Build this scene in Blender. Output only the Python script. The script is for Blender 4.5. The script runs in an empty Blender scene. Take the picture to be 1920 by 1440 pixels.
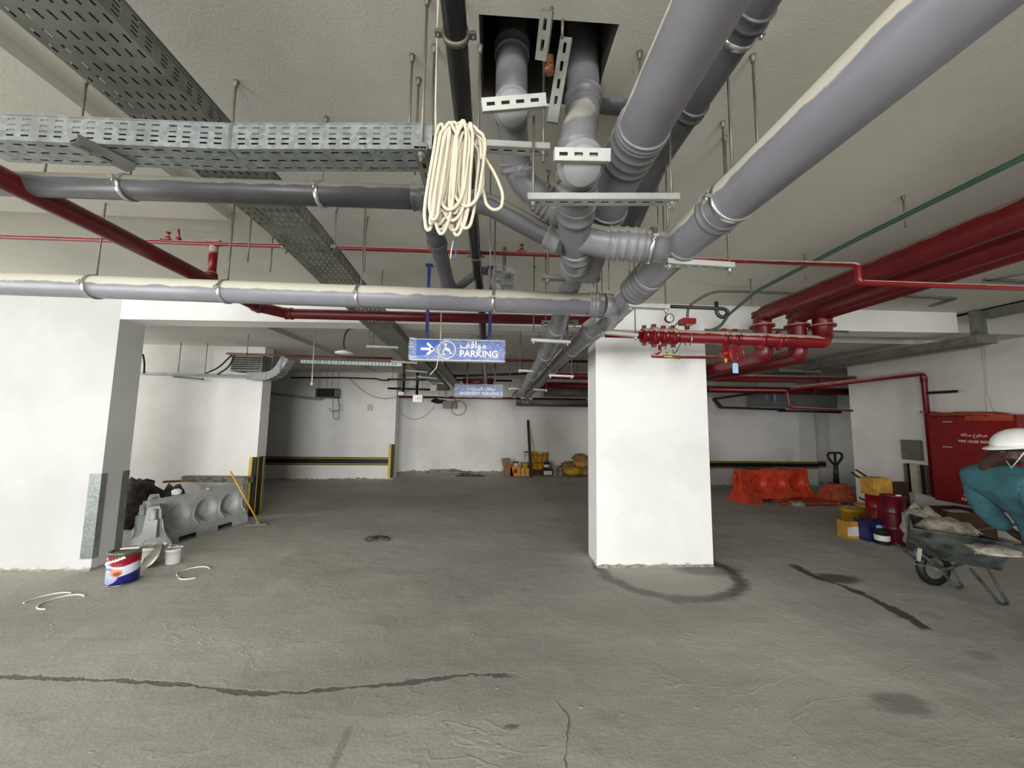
import bpy, math, random
from mathutils import Vector, Matrix, noise as mnoise
random.seed(7)
PI = math.pi
V = Vector
scene = bpy.context.scene
COL = scene.collection

# ------------------------------------------------------------------ camera
EYE_H = 1.6
FPX = 693.0                       # focal length in pixels of a 1920 x 1440 frame
Zc = V((90, 7170, -693)).normalized()
Yc = V((922 - 960, 720 - 786.6, -693)); Yc = (Yc - Zc * Yc.dot(Zc)).normalized()
Xc = Yc.cross(Zc)
CAMROT = Matrix((Xc, Yc, Zc))     # camera -> world
cam_d = bpy.data.cameras.new('camera'); cam = bpy.data.objects.new('camera', cam_d)
COL.objects.link(cam)
cam_d.sensor_width = 36; cam_d.lens = FPX / 1920 * 36; cam_d.clip_start = 0.02; cam_d.clip_end = 100
cam.matrix_world = Matrix.Translation((0, 0, EYE_H)) @ CAMROT.to_4x4()
scene.camera = cam

def at(px, py, x=None, y=None, z=None):
    """point of the place seen at a pixel of the photograph, on the plane x=, y= or z="""
    d = CAMROT @ V((px - 960, 720 - py, -FPX))
    t = x / d.x if x is not None else (y / d.y if y is not None else (z - EYE_H) / d.z)
    return V((d.x * t, d.y * t, EYE_H + d.z * t))

# ------------------------------------------------------------------ light and exposure
world = bpy.data.worlds.new('world'); scene.world = world; world.use_nodes = True
world.node_tree.nodes['Background'].inputs[0].default_value = (0.93, 0.97, 1.0, 1)
world.node_tree.nodes['Background'].inputs[1].default_value = 0.9

def area(name, loc, target, sx, sy, power, col):
    l = bpy.data.lights.new(name, 'AREA'); l.shape = 'RECTANGLE'; l.size = sx; l.size_y = sy
    l.energy = power; l.color = col
    o = bpy.data.objects.new(name, l); COL.objects.link(o); o.location = loc
    o.rotation_euler = (V(target) - V(loc)).to_track_quat('-Z', 'Y').to_euler()
    return o
area('daylight_entrance', (-4.4, -5.0, 1.5), (6.5, 3.0, 1.45), 4.2, 2.3, 330, (1.0, 1.0, 0.985))
area('side_fill', (-11.5, 0.6, 1.5), (7.3, 5.0, 1.4), 3.2, 2.2, 250, (1.0, 1.0, 0.99))  # added fill from the left, brightens the pillar side and right wall
area('daylight_ramp', (2.2, -13.5, 1.7), (-0.4, 6, 1.4), 5.0, 3.0, 1450, (1.0, 1.0, 0.99))
area('bay_fill', (-7.6, 5.15, 1.9), (-4.2, 6.3, 1.1), 1.2, 1.4, 38, (1.0, 1.0, 0.98))  # added unseen fill that lifts the left bay wall
scene.view_settings.view_transform = 'Standard'
scene.view_settings.look = 'None'
scene.view_settings.exposure = 0.40
scene.view_settings.gamma = 1.0
scene.view_settings.use_curve_mapping = False
scene.cycles.use_denoising = True
scene.cycles.max_bounces = 8
scene.cycles.diffuse_bounces = 5
scene.cycles.transparent_max_bounces = 12

# ------------------------------------------------------------------ materials
def lin(c):
    f = lambda u: u / 12.92 if u <= 0.04045 else ((u + 0.055) / 1.055) ** 2.4
    return tuple(f(u / 255) for u in c) + (1,)

class NT:
    def __init__(s, name):
        s.m = bpy.data.materials.new(name); s.m.use_nodes = True
        s.t = s.m.node_tree; s.b = s.t.nodes['Principled BSDF']
    def n(s, typ, **kw):
        nd = s.t.nodes.new(typ)
        for k, v in kw.items(): setattr(nd, k, v)
        return nd
    def put(s, sock, v):
        if isinstance(v, bpy.types.NodeSocket): s.t.links.new(v, sock)
        else: sock.default_value = v
    def math(s, op, a, b=0.0, c=0.0, clamp=False):
        nd = s.n('ShaderNodeMath', operation=op, use_clamp=clamp)
        s.put(nd.inputs[0], a); s.put(nd.inputs[1], b); s.put(nd.inputs[2], c)
        return nd.outputs[0]
    def coords(s, scale=(1, 1, 1), loc=(0, 0, 0)):
        tc = s.n('ShaderNodeTexCoord'); mp = s.n('ShaderNodeMapping')
        s.t.links.new(tc.outputs['Object'], mp.inputs[0]); mp.inputs['Scale'].default_value = scale
        mp.inputs['Location'].default_value = loc
        return mp.outputs[0]
    def noise(s, scale, detail=4, rough=0.55, vec=None, dist=0.0):
        nd = s.n('ShaderNodeTexNoise'); nd.inputs['Scale'].default_value = scale
        nd.inputs['Detail'].default_value = detail; nd.inputs['Roughness'].default_value = rough
        nd.inputs['Distortion'].default_value = dist
        s.put(nd.inputs['Vector'], vec if vec is not None else s.coords())
        return nd.outputs[0]
    def ramp(s, f, a, b, va=0.0, vb=1.0):
        nd = s.n('ShaderNodeMapRange', interpolation_type='SMOOTHSTEP')
        s.put(nd.inputs[0], f)
        for i, v in zip((1, 2, 3, 4), (a, b, va, vb)): nd.inputs[i].default_value = v
        return nd.outputs[0]
    def mix(s, f, a, b):
        nd = s.n('ShaderNodeMix', data_type='RGBA')
        s.put(nd.inputs[0], f); s.put(nd.inputs[6], a); s.put(nd.inputs[7], b)
        return nd.outputs[2]
    def bump(s, h, strength, dist):
        nd = s.n('ShaderNodeBump'); nd.inputs['Strength'].default_value = strength
        nd.inputs['Distance'].default_value = dist; s.put(nd.inputs['Height'], h)
        s.t.links.new(nd.outputs[0], s.b.inputs['Normal'])
    def out(s, col, rough=0.6, metal=0.0):
        s.put(s.b.inputs['Base Color'], col); s.put(s.b.inputs['Roughness'], rough); s.put(s.b.inputs['Metallic'], metal)
        return s.m

def simple(name, c, rough=0.6, metal=0.0, var=0.08, sc=9.0, bump=0.0, dust=None, dust_amt=1.0, dust_lo=-0.02):
    """one colour with slight wear; dust = colour of the dust lying on upward faces"""
    t = NT(name); c1 = lin(c)
    c2 = tuple(min(1, u * (1 - var * 2.2)) for u in c1[:3]) + (1,)
    f = t.ramp(t.noise(sc, 5), 0.35, 0.7)
    col = t.mix(f, c1, c2)
    r = rough
    if dust:
        g = t.n('ShaderNodeNewGeometry'); sp = t.n('ShaderNodeSeparateXYZ')
        t.t.links.new(g.outputs['Normal'], sp.inputs[0])
        nz = t.math('ADD', sp.outputs[2], t.math('MULTIPLY', t.math('SUBTRACT', t.noise(11, 4), 0.5), 0.5))
        m = t.ramp(nz, dust_lo, dust_lo + 0.12, 0.0, dust_amt)
        col = t.mix(m, col, lin(dust)); r = t.math('ADD', t.math('MULTIPLY', m, 0.9 - rough), rough)
    if bump: t.bump(t.noise(sc * 4, 4), bump, 0.004)
    return t.out(col, r, metal)

def wall_mat(name, c, patch=0.06, stain=None):
    t = NT(name)
    base = t.mix(t.ramp(t.noise(0.9, 5, 0.6), 0.35, 0.7), lin(c), lin([int(u * (1 - patch)) for u in c]))
    sp = t.n('ShaderNodeSeparateXYZ'); t.t.links.new(t.coords(), sp.inputs[0])
    # cement splashes and scuffs in the lowest few centimetres of the plaster
    h = t.math('ADD', sp.outputs[2], t.math('MULTIPLY', t.math('SUBTRACT', t.noise(7, 5, 0.7), 0.5), 0.16))
    base = t.mix(t.ramp(h, 0.0, 0.035, 0.85, 0.0), base, lin((128, 122, 110)))
    scuff = t.math('MULTIPLY', t.ramp(t.noise(3.0, 6, 0.7), 0.6, 0.75, 0, 0.3), t.ramp(sp.outputs[2], 0.3, 0.9, 1.0, 0.15))
    base = t.mix(scuff, base, lin((188, 182, 170)))
    if stain:
        dx = t.math('DIVIDE', t.math('SUBTRACT', sp.outputs[0], stain[0]), stain[2]); dz = t.math('DIVIDE', t.math('SUBTRACT', sp.outputs[2], stain[1]), stain[3])
        d = t.math('ADD', t.math('SQRT', t.math('ADD', t.math('MULTIPLY', dx, dx), t.math('MULTIPLY', dz, dz))), t.math('MULTIPLY', t.noise(4, 5, .6), .8))
        base = t.mix(t.ramp(d, .7, 1.5, .75, 0), base, lin((120, 114, 102)))
    t.bump(t.math('ADD', t.noise(160, 3), t.math('MULTIPLY', t.noise(4, 3), 3.0)), 0.12, 0.004)
    return t.out(base, 0.85)

M = {}
M['wall'] = wall_mat('white_plaster', (236, 236, 233))
M['wall_stained'] = wall_mat('white_plaster_with_stain', (206, 207, 205), stain=(-5.72, .52, .42, .38))
M['wall_far'] = wall_mat('white_plaster_dusty', (236, 234, 229), 0.07)
def ceil_mat():
    t = NT('painted_slab')
    base = t.mix(t.ramp(t.noise(0.8, 5, 0.6), 0.3, 0.75), lin((208, 206, 197)), lin((188, 186, 177)))
    base = t.mix(t.ramp(t.noise(38, 2, 0.5), 0.74, 0.8, 0, 0.5), base, lin((120, 112, 98)))
    t.bump(t.math('ADD', t.noise(90, 4), t.math('MULTIPLY', t.noise(5, 3), 2.0)), 0.22, 0.004)
    return t.out(base, 0.9)
M['ceiling'] = ceil_mat()
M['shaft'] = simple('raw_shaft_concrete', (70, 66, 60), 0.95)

def floor_mat():
    t = NT('cement_screed')
    sp = t.n('ShaderNodeSeparateXYZ'); tc = t.n('ShaderNodeTexCoord'); t.t.links.new(tc.outputs['Object'], sp.inputs[0])
    X, Y = sp.outputs[0], sp.outputs[1]
    big = t.noise(0.55, 5, 0.6); mid = t.noise(2.2, 5, 0.55, dist=0.15); fine = t.noise(60, 4, 0.6)
    col = t.mix(t.ramp(big, 0.32, 0.68), lin((196, 194, 185)), lin((176, 174, 165)))
    col = t.mix(t.ramp(mid, 0.45, 0.75, 0, 0.55), col, lin((214, 212, 203)))
    col = t.mix(t.ramp(fine, 0.35, 0.7, 0, 0.22), col, lin((120, 117, 110)))
    streak = t.noise(3.0, 5, 0.6, vec=t.coords((0.5, 2.0, 1)), dist=0.3)
    col = t.mix(t.ramp(streak, 0.56, 0.72, 0, 0.3), col, lin((130, 127, 120)))
    lo = t.noise(0.42, 3, 0.5, vec=t.coords((0.6, 1.5, 1), (3.1, 1.7, 0)))
    col = t.mix(t.ramp(lo, 0.42, 0.66, 0, 0.5), col, lin((146, 144, 136)))
    rid = t.math('ABSOLUTE', t.math('SUBTRACT', t.noise(1.7, 3, 0.5, vec=t.coords((1, 1.6, 1), (7, 2, 0)), dist=0.4), 0.5))
    rid = t.math('MULTIPLY', t.ramp(rid, 0.004, 0.016, 1, 0), t.ramp(t.noise(1.3, 3, vec=t.coords((1, 1, 1), (2, 9, 0))), 0.48, 0.6))
    fleck = t.math('MULTIPLY', t.ramp(t.noise(9, 3, 0.5, vec=t.coords((1, 2.5, 1))), 0.66, 0.72), t.ramp(t.noise(1.1, 2, vec=t.coords((1, 1, 1), (5, 0, 0))), 0.5, 0.62))
    # a large dusty pale patch near the loading side and damp blotches by the right wall
    wob = t.math('MULTIPLY', t.math('SUBTRACT', t.noise(5, 5, 0.65), 0.5), 0.22)
    wob2 = t.math('MULTIPLY', t.math('SUBTRACT', t.noise(14, 4, 0.65), 0.5), 0.07)
    def blob(cx, cy, rx, ry, soft, amount, w=wob, k=1.0):
        dx = t.math('DIVIDE', t.math('SUBTRACT', X, cx), rx); dy = t.math('DIVIDE', t.math('SUBTRACT', Y, cy), ry)
        d = t.math('SQRT', t.math('ADD', t.math('MULTIPLY', dx, dx), t.math('MULTIPLY', dy, dy)))
        d = t.math('ADD', d, t.math('MULTIPLY', w, k / max(rx, ry)))
        return d, t.ramp(d, 1 - soft, 1 + soft, amount, 0.0)
    def curve_line(pts, x0, x1, y0, y1, width, amount, wobk=1.0, X=X, Y=Y):
        fc = t.n('ShaderNodeFloatCurve'); c = fc.mapping.curves[0]
        fc.mapping.use_clip = False
        P = [((a - x0) / (x1 - x0), (b - y0) / (y1 - y0)) for a, b in pts]
        c.points[0].location = P[0]; c.points[1].location = P[-1]
        for p in P[1:-1]: c.points.new(*p)
        fc.mapping.update()
        t.put(fc.inputs['Value'], t.math('DIVIDE', t.math('SUBTRACT', X, x0), x1 - x0))
        yc = t.math('ADD', t.math('MULTIPLY', fc.outputs[0], y1 - y0), y0)
        d = t.math('ABSOLUTE', t.math('ADD', t.math('SUBTRACT', Y, yc), t.math('MULTIPLY', wob2, wobk)))
        wn = t.ramp(t.noise(3.3, 3), 0.3, 0.7, 0.45, 1.5)
        m = t.ramp(t.math('DIVIDE', d, t.math('MULTIPLY', wn, width)), 0.55, 1.25, amount, 0)
        gate = t.math('MULTIPLY', t.ramp(X, pts[0][0], pts[0][0] + 0.05), t.ramp(X, pts[-1][0] - 0.12, pts[-1][0], 1, 0))
        return t.math('MULTIPLY', m, gate)
    def fl(pts): return [tuple(at(a, b, z=0)[:2]) for a, b in pts]
    # water ring at the foot of the pillar
    c = at(1240, 1062, z=0)
    d, _ = blob(c.x, 4.08, 0.70, 0.66, 0.1, 1)
    ring = t.ramp(t.math('ABSOLUTE', t.math('SUBTRACT', d, 1.0)), 0.04, 0.16, 0.75, 0)
    _, inner = blob(c.x + 0.02, 4.0, 0.60, 0.52, 0.08, 0.35)
    col = t.mix(inner, col, lin((172, 167, 156)))
    col = t.mix(ring, col, lin((66, 60, 52)))
    # cracks
    k1 = fl([(-60, 1268), (200, 1275), (340, 1283), (520, 1300), (640, 1290), (760, 1280), (880, 1265), (975, 1268)])
    crack = curve_line(k1, k1[0][0], k1[-1][0], 1.6, 2.8, 0.018, 0.7)
    def sw(P): return sorted([(b, a) for a, b in P])
    k2 = sw(fl([(1480, 1055), (1530, 1082), (1590, 1103), (1660, 1135), (1745, 1184)]))
    dark = curve_line(k2, k2[0][0], k2[-1][0], 1.8, 4.2, 0.045, 0.85, 1.6, X=Y, Y=X)
    k3 = sw(fl([(985, 1025), (1040, 1050), (1080, 1075), (1108, 1092)]))
    pale = curve_line(k3, k3[0][0], k3[-1][0], -0.5, 2.0, 0.028, 0.7, 1.5, X=Y, Y=X)
    k4 = sw(fl([(1038, 1300), (1050, 1322), (1066, 1345), (1064, 1380), (1060, 1445)]))
    crack = t.math('MAXIMUM', crack, curve_line(k4, k4[0][0], k4[-1][0], -0.5, 1.0, 0.008, 0.6, .6, X=Y, Y=X))
    col = t.mix(crack, col, lin((74, 71, 64))); col = t.mix(dark, col, lin((48, 44, 38)))
    col = t.mix(pale, col, lin((172, 168, 156)))
    for (px, py, rx, ry, am) in ((1570, 1085, .22, .12, .8), (1690, 1320, .17, .09, .45), (1845, 1230, .1, .07, .3),
                                 (1330, 1068, .34, .16, .55), (707, 1010, .14, .1, .8), (855, 888, .5, .12, .6),
                                 (960, 1362, .04, .012, .6), (1150, 1040, .25, .12, .4), (640, 1400, .02, .14, .3)):
        p = at(px, py, z=0); _, m = blob(p.x, p.y, rx, ry, 0.35, am)
        col = t.mix(m, col, lin((62, 58, 51)))
    p = at(1240, 1150, z=0); _, m = blob(p.x, p.y, 0.75, 0.25, 0.6, 0.35)
    col = t.mix(m, col, lin((126, 108, 92)))
    # old paving repaired near the viewer
    _, m = blob(0.05, 1.35, 0.85, 0.5, 0.06, 0.3)
    col = t.mix(m, col, lin((176, 172, 162)))
    h = t.math('ADD', t.math('MULTIPLY', mid, 1.6), t.math('ADD', t.math('MULTIPLY', fine, 0.14), t.math('MULTIPLY', streak, 0.35)))
    h = t.math('ADD', h, t.math('MULTIPLY', rid, 0.09)); h = t.math('ADD', h, t.math('MULTIPLY', fleck, 0.5)); h = t.math('SUBTRACT', h, t.math('MULTIPLY', crack, 0.7)); h = t.math('ADD', h, t.math('MULTIPLY', m, 0.35))
    t.bump(h, 0.5, 0.02)
    wet = t.math('MAXIMUM', ring, dark)
    return t.out(col, t.math('SUBTRACT', 0.82, t.math('MULTIPLY', wet, 0.35)))
M['floor'] = floor_mat()

DUST = (190, 186, 171)
M['grey_pvc'] = simple('grey_drain_plastic', (126, 126, 134), 0.42, var=0.05, dust=DUST)
M['grey_clean'] = simple('grey_fitting_plastic', (122, 122, 126), 0.4, var=0.08, dust=(168, 164, 152), dust_lo=0.25, dust_amt=0.8)
M['dark_pvc'] = simple('dark_grey_plastic', (84, 84, 88), 0.4, var=0.1, dust=(130, 127, 116), dust_lo=0.1, dust_amt=0.8)
M['cap_pvc'] = simple('pale_grey_cap_plastic', (138, 138, 140), 0.5, var=0.05)
M['black_pvc'] = simple('black_plastic', (26, 26, 28), 0.3, var=0.2, dust=(96, 92, 84), dust_lo=0.2, dust_amt=0.7)
M['black'] = simple('black_rubber', (20, 20, 20), 0.55)
M['red'] = simple('red_painted_steel', (118, 4, 16), 0.35, var=0.12, dust=(176, 158, 146), dust_lo=0.3)
M['red_clean'] = simple('red_enamel', (140, 14, 22), 0.35, var=0.12)
M['red_dark'] = simple('deep_red_painted_steel', (92, 2, 12), 0.38, var=0.12, dust=(140, 110, 100), dust_lo=0.5, dust_amt=0.8)
def galv():
    t = NT('galvanised_steel')
    vo = t.n('ShaderNodeTexVoronoi'); vo.inputs['Scale'].default_value = 55; t.put(vo.inputs['Vector'], t.coords())
    col = t.mix(vo.outputs['Color'], lin((176, 182, 182)), lin((138, 144, 144)))
    col = t.mix(t.ramp(t.noise(6, 4), 0.5, 0.75, 0, 0.5), col, lin((120, 122, 116)))
    return t.out(col, 0.42, 0.75)
M['galv'] = galv()
M['galv_dull'] = simple('dusty_galvanised_steel', (128, 130, 122), 0.6, 0.35, var=0.15)
M['strut'] = simple('zinc_strut', (168, 169, 162), 0.5, 0.25, var=0.1)
M['rod'] = simple('zinc_rod', (128, 124, 112), 0.5, 0.5, var=0.15)
M['steel'] = simple('bright_steel', (200, 200, 200), 0.25, 0.9, var=0.05)
M['white_cable'] = simple('cream_cable_sheath', (206, 197, 176), 0.55, var=0.08)
M['blue'] = simple('sign_blue', (38, 84, 170), 0.4, var=0.05)
M['blue_strap'] = simple('blue_painted_bar', (28, 48, 118), 0.4)
M['white'] = simple('white_plastic', (236, 236, 232), 0.4, var=0.04)
M['lettering'] = simple('white_lettering', (248, 248, 248), 0.5, var=0.0)
M['copper'] = simple('copper_tube', (176, 112, 84), 0.3, 0.8)
M['brass'] = simple('brass', (178, 148, 84), 0.3, 0.8)
M['green'] = simple('green_painted_pipe', (58, 92, 74), 0.45)
M['conduit'] = simple('grey_conduit', (112, 112, 102), 0.5, 0.3)
M['barrier'] = simple('pale_grey_polyethylene', (178, 182, 182), 0.55, var=0.1, sc=5, dust=(170, 166, 155), dust_lo=0.6, dust_amt=.6)
M['orange'] = simple('orange_polyethylene', (222, 72, 38), 0.5, var=0.15)
M['orange_dull'] = simple('dusty_orange_paint', (176, 78, 52), 0.6, var=0.2)
M['yellow'] = simple('yellow_plastic', (214, 170, 40), 0.5, var=0.15)
M['wood_yellow'] = simple('yellow_broom_handle', (206, 164, 74), 0.5)
M['timber'] = simple('weathered_timber', (124, 118, 104), 0.85, var=0.3, sc=14)
M['timber_dark'] = simple('dark_timber', (58, 46, 40), 0.8, var=0.2)
M['cardboard'] = simple('brown_cardboard', (148, 112, 74), 0.85, var=0.15)
M['cardboard_dark'] = simple('dark_brown_cardboard', (84, 58, 40), 0.85, var=0.15)
M['orange_box'] = simple('orange_printed_card', (226, 132, 50), 0.7)
M['gold'] = simple('gold_printed_tin', (204, 152, 62), 0.5, var=0.15)
M['navy'] = simple('navy_printed_tin', (24, 32, 92), 0.4)
M['maroon'] = simple('maroon_plastic', (98, 14, 32), 0.3, var=0.1)
M['label'] = simple('white_paper_label', (226, 222, 216), 0.6)
M['sack'] = simple('woven_white_sack', (186, 180, 164), 0.85, var=0.25, sc=16, bump=0.4)
M['sack_brown'] = simple('brown_paper_sack', (160, 132, 84), 0.85, var=0.25, sc=12, bump=0.4)
M['sack_dark'] = simple('dirty_dark_sack', (74, 64, 56), 0.9, var=0.35, sc=12, bump=0.5)
M['yellow_stripe'] = simple('yellow_reflective_strip', (214, 182, 66), 0.5)
M['teal'] = simple('teal_work_cloth', (58, 106, 116), 0.9, var=0.2, sc=7, bump=0.5)
M['skin'] = simple('dark_skin', (64, 42, 34), 0.55, var=0.1)
M['hair'] = simple('black_hair', (14, 12, 12), 0.7)
M['barrow'] = simple('cement_stained_steel', (92, 98, 94), 0.7, 0.2, var=0.35, sc=8, bump=0.5)
M['grey_box'] = simple('grey_enclosure', (120, 120, 108), 0.6)
M['beige'] = simple('beige_plastic', (196, 192, 170), 0.5)
M['gauge_face'] = simple('gauge_face', (224, 224, 216), 0.3)
M['tag'] = simple('pale_blue_tag', (150, 190, 226), 0.4)
M['tin'] = simple('bare_tin', (150, 148, 136), 0.35, 0.8)
M['blob'] = simple('loose_mortar', (92, 88, 80), 0.95, var=0.3, sc=12, bump=0.6)
M['rubble'] = simple('broken_mortar', (168, 162, 148), 0.95, var=0.25, sc=20, bump=0.6)
def film(nm='clear_wrapping_film', lo=0.10, hi=0.62, c=(0.85, 0.88, 0.92, 1)):
    t = NT(nm)
    tr = t.n('ShaderNodeBsdfTransparent'); mx = t.n('ShaderNodeMixShader')
    n = t.noise(14, 5, 0.7, vec=t.coords((1, 1, 6)), dist=1.5)
    t.put(mx.inputs[0], t.ramp(n, 0.46, 0.68, lo, hi))
    t.t.links.new(tr.outputs[0], mx.inputs[1]); t.t.links.new(t.b.outputs[0], mx.inputs[2])
    t.t.links.new(mx.outputs[0], t.t.nodes['Material Output'].inputs[0])
    t.bump(n, 0.8, 0.01)
    t.b.inputs['Specular IOR Level'].default_value = 0.9
    return t.out(c, 0.22)
M['film'] = film()
M['film_dense'] = film('doubled_wrapping_film', 0.12, 0.72, (0.92, 0.93, 0.95, 1))

# ------------------------------------------------------------------ mesh builder
class MB:
    def __init__(s): s.v = []; s.f = []; s.sm = []
    def add(s, vs, fs, smooth=False):
        k = len(s.v); s.v += [V(p) for p in vs]; s.f += [tuple(i + k for i in q) for q in fs]; s.sm += [smooth] * len(fs)
        return s
    def box(s, x0, y0, z0, x1, y1, z1):
        vs = [(x, y, z) for x in (x0, x1) for y in (y0, y1) for z in (z0, z1)]
        return s.add(vs, [(0, 1, 3, 2), (4, 6, 7, 5), (0, 4, 5, 1), (2, 3, 7, 6), (0, 2, 6, 4), (1, 5, 7, 3)])
    def hexa(s, b, t):
        return s.add(list(b) + list(t), [(3, 2, 1, 0), (4, 5, 6, 7), (0, 1, 5, 4), (1, 2, 6, 5), (2, 3, 7, 6), (3, 0, 4, 7)])
    def obox(s, c, u, v, w):
        c, u, v, w = V(c), V(u), V(v), V(w)
        return s.hexa([c - u - v - w, c + u - v - w, c + u + v - w, c - u + v - w],
                      [c - u - v + w, c + u - v + w, c + u + v + w, c - u + v + w])
    def bar(s, p, q, w, h, up=(0, 0, 1)):
        p, q = V(p), V(q); d = (q - p); u = d.normalized(); side = u.cross(V(up))
        if side.length < 1e-4: side = u.cross(V((0, 1, 0)))
        side.normalize(); vv = side.cross(u)
        return s.obox((p + q) / 2, d / 2, side * w / 2, vv * h / 2)
    def tube(s, pts, r, seg=12, caps=True, closed=False, smooth=True, sx=1.0):
        pts = [V(p) for p in pts]; n = len(pts)
        rs = r if isinstance(r, (list, tuple)) else [r] * n
        rings = []; nrm = None
        for i, p in enumerate(pts):
            a = pts[(i - 1) % n] if (i or closed) else p; b = pts[(i + 1) % n] if (i < n - 1 or closed) else p
            t = (b - a).normalized()
            if nrm is None:
                nrm = t.orthogonal().normalized()
                if abs(t.z) < 0.95: nrm = (V((0, 0, 1)) - t * t.z).normalized()
            else:
                nrm = (nrm - t * nrm.dot(t))
                nrm = nrm.normalized() if nrm.length > 1e-6 else t.orthogonal().normalized()
            bt = t.cross(nrm)
            rings.append([p + (nrm * math.cos(2 * PI * k / seg) + bt * math.sin(2 * PI * k / seg) * sx) * rs[i] for k in range(seg)])
        vs = [q for R in rings for q in R]; fs = []
        for i in range(n if closed else n - 1):
            j = (i + 1) % n
            for k in range(seg):
                l = (k + 1) % seg; fs.append((i * seg + k, i * seg + l, j * seg + l, j * seg + k))
        s.add(vs, fs, smooth)
        if caps and not closed:
            k0 = len(s.v) - n * seg
            s.f.append(tuple(k0 + k for k in range(seg))[::-1]); s.sm.append(False)
            s.f.append(tuple(k0 + (n - 1) * seg + k for k in range(seg))); s.sm.append(False)
        return s
    def lathe(s, prof, o=(0, 0, 0), ax=(0, 0, 1), seg=24, smooth=True, ref=None):
        o, ax = V(o), V(ax).normalized(); u = V(ref).normalized() if ref else ax.orthogonal().normalized(); w = ax.cross(u)
        k0 = len(s.v)
        for r, h in prof:
            for k in range(seg):
                a = 2 * PI * k / seg; s.v.append(o + ax * h + (u * math.cos(a) + w * math.sin(a)) * max(r, 1e-5))
        for i in range(len(prof) - 1):
            for k in range(seg):
                l = (k + 1) % seg; s.f.append((k0 + i * seg + k, k0 + i * seg + l, k0 + (i + 1) * seg + l, k0 + (i + 1) * seg + k)); s.sm.append(smooth)
        for e, rev in ((0, True), (len(prof) - 1, False)):
            if prof[e][0] > 1e-4:
                q = tuple(k0 + e * seg + k for k in range(seg)); s.f.append(q[::-1] if rev else q); s.sm.append(False)
        return s
    def cyl(s, p, q, r, seg=20, smooth=True):
        return s.tube([p, q], r, seg, smooth=smooth)
    def torus(s, c, ax, R, r, seg=28, rs=8, a0=0, a1=2 * PI, u=None):
        c, ax = V(c), V(ax).normalized(); u = (V(u).normalized() if u else ax.orthogonal().normalized()); w = ax.cross(u)
        full = a1 - a0 > 2 * PI - 1e-3
        n = seg if full else seg + 1
        return s.tube([c + (u * math.cos(a0 + (a1 - a0) * k / seg) + w * math.sin(a0 + (a1 - a0) * k / seg)) * R for k in range(n)], r, rs, closed=full)
    def prism(s, poly, o, u, v, d):
        """2-D outline (a, b) on the axes u, v from o, pushed along d"""
        o, u, v, d = V(o), V(u), V(v), V(d); n = len(poly)
        vs = [o + u * a + v * b for a, b in poly]; vs += [p + d for p in vs]
        return s.add(vs, [tuple(range(n))[::-1], tuple(range(n, 2 * n))] + [(i, (i + 1) % n, n + (i + 1) % n, n + i) for i in range(n)])
    def blob(s, c, rx, ry, rz, seg=18, amp=0.18, fr=3.0, seed=0, flat=None):
        c = V(c); n = seg // 2
        vs = []; k0 = len(s.v)
        for i in range(n + 1):
            th = PI * i / n
            for k in range(seg):
                a = 2 * PI * k / seg
                d = V((math.sin(th) * math.cos(a), math.sin(th) * math.sin(a), math.cos(th)))
                e = 1 + amp * mnoise.noise(d * fr + V((seed, seed * 1.7, 0))) * 2
                p = c + V((d.x * rx * e, d.y * ry * e, d.z * rz * e))
                if flat is not None: p.z = max(p.z, flat)
                vs.append(p)
        fs = [(i * seg + k, (i + 1) * seg + k, (i + 1) * seg + (k + 1) % seg, i * seg + (k + 1) % seg) for i in range(n) for k in range(seg)]
        return s.add(vs, fs, True)
    def slots(s, o, u, v, L, W, sl, sw, pitch, rows, phase=0.0, pair=None):
        """sheet of length L along u and width W along v punched with slots sl x sw; rows = slot centres across v"""
        o, u, v = V(o), V(u).normalized(), V(v).normalized()
        xs = [0.0]; hx = []
        a = phase + pitch * 0.3
        offs = [0.0] if pair is None else [0.0, pair]
        while a + (pair or 0) + sl < L - 0.005:
            for f in offs: hx.append((a + f, a + f + sl)); xs += [a + f, a + f + sl]
            a += pitch
        xs = sorted(set(xs + [L])); ys = sorted(set([0.0, W] + [r - sw / 2 for r in rows] + [r + sw / 2 for r in rows]))
        hxs = set(h[0] for h in hx); hys = set(r - sw / 2 for r in rows)
        k0 = len(s.v); m = len(ys)
        for x in xs:
            for y in ys: s.v.append(o + u * x + v * y)
        for i in range(len(xs) - 1):
            for j in range(m - 1):
                if xs[i] in hxs and ys[j] in hys: continue
                s.f.append((k0 + i * m + j, k0 + (i + 1) * m + j, k0 + (i + 1) * m + j + 1, k0 + i * m + j + 1)); s.sm.append(False)
        return s
    def build(s, name, mat, parent=None, loc=None, thick=None):
        loc = V(loc) if loc is not None else (V(parent['_o']) if parent is not None and '_o' in parent else V((0, 0, 0)))
        me = bpy.data.meshes.new(name); me.from_pydata([tuple(p - loc) for p in s.v], [], s.f)
        me.polygons.foreach_set('use_smooth', s.sm); me.materials.append(M[mat] if isinstance(mat, str) else mat); me.update()
        o = bpy.data.objects.new(name, me); COL.objects.link(o)
        if parent is not None:
            o.parent = parent; o['_o'] = list(loc)
        else: o.location = loc; o['_o'] = list(loc)
        if thick:
            md = o.modifiers.new('sheet', 'SOLIDIFY'); md.thickness = thick; md.offset = 0
        return o

def fillet(pts, rad, n=6):
    """round the corners of a path: the bends of a pipe"""
    pts = [V(p) for p in pts]; out = [pts[0]]
    for i in range(1, len(pts) - 1):
        a, b, c = pts[i - 1], pts[i], pts[i + 1]
        d1, d2 = (a - b), (c - b); r = min(rad, d1.length * 0.49, d2.length * 0.49)
        p, q = b + d1.normalized() * r, b + d2.normalized() * r
        for k in range(n + 1):
            t = k / n; out.append(p * (1 - t) ** 2 + b * 2 * t * (1 - t) + q * t * t)
    return out + [pts[-1]]

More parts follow.
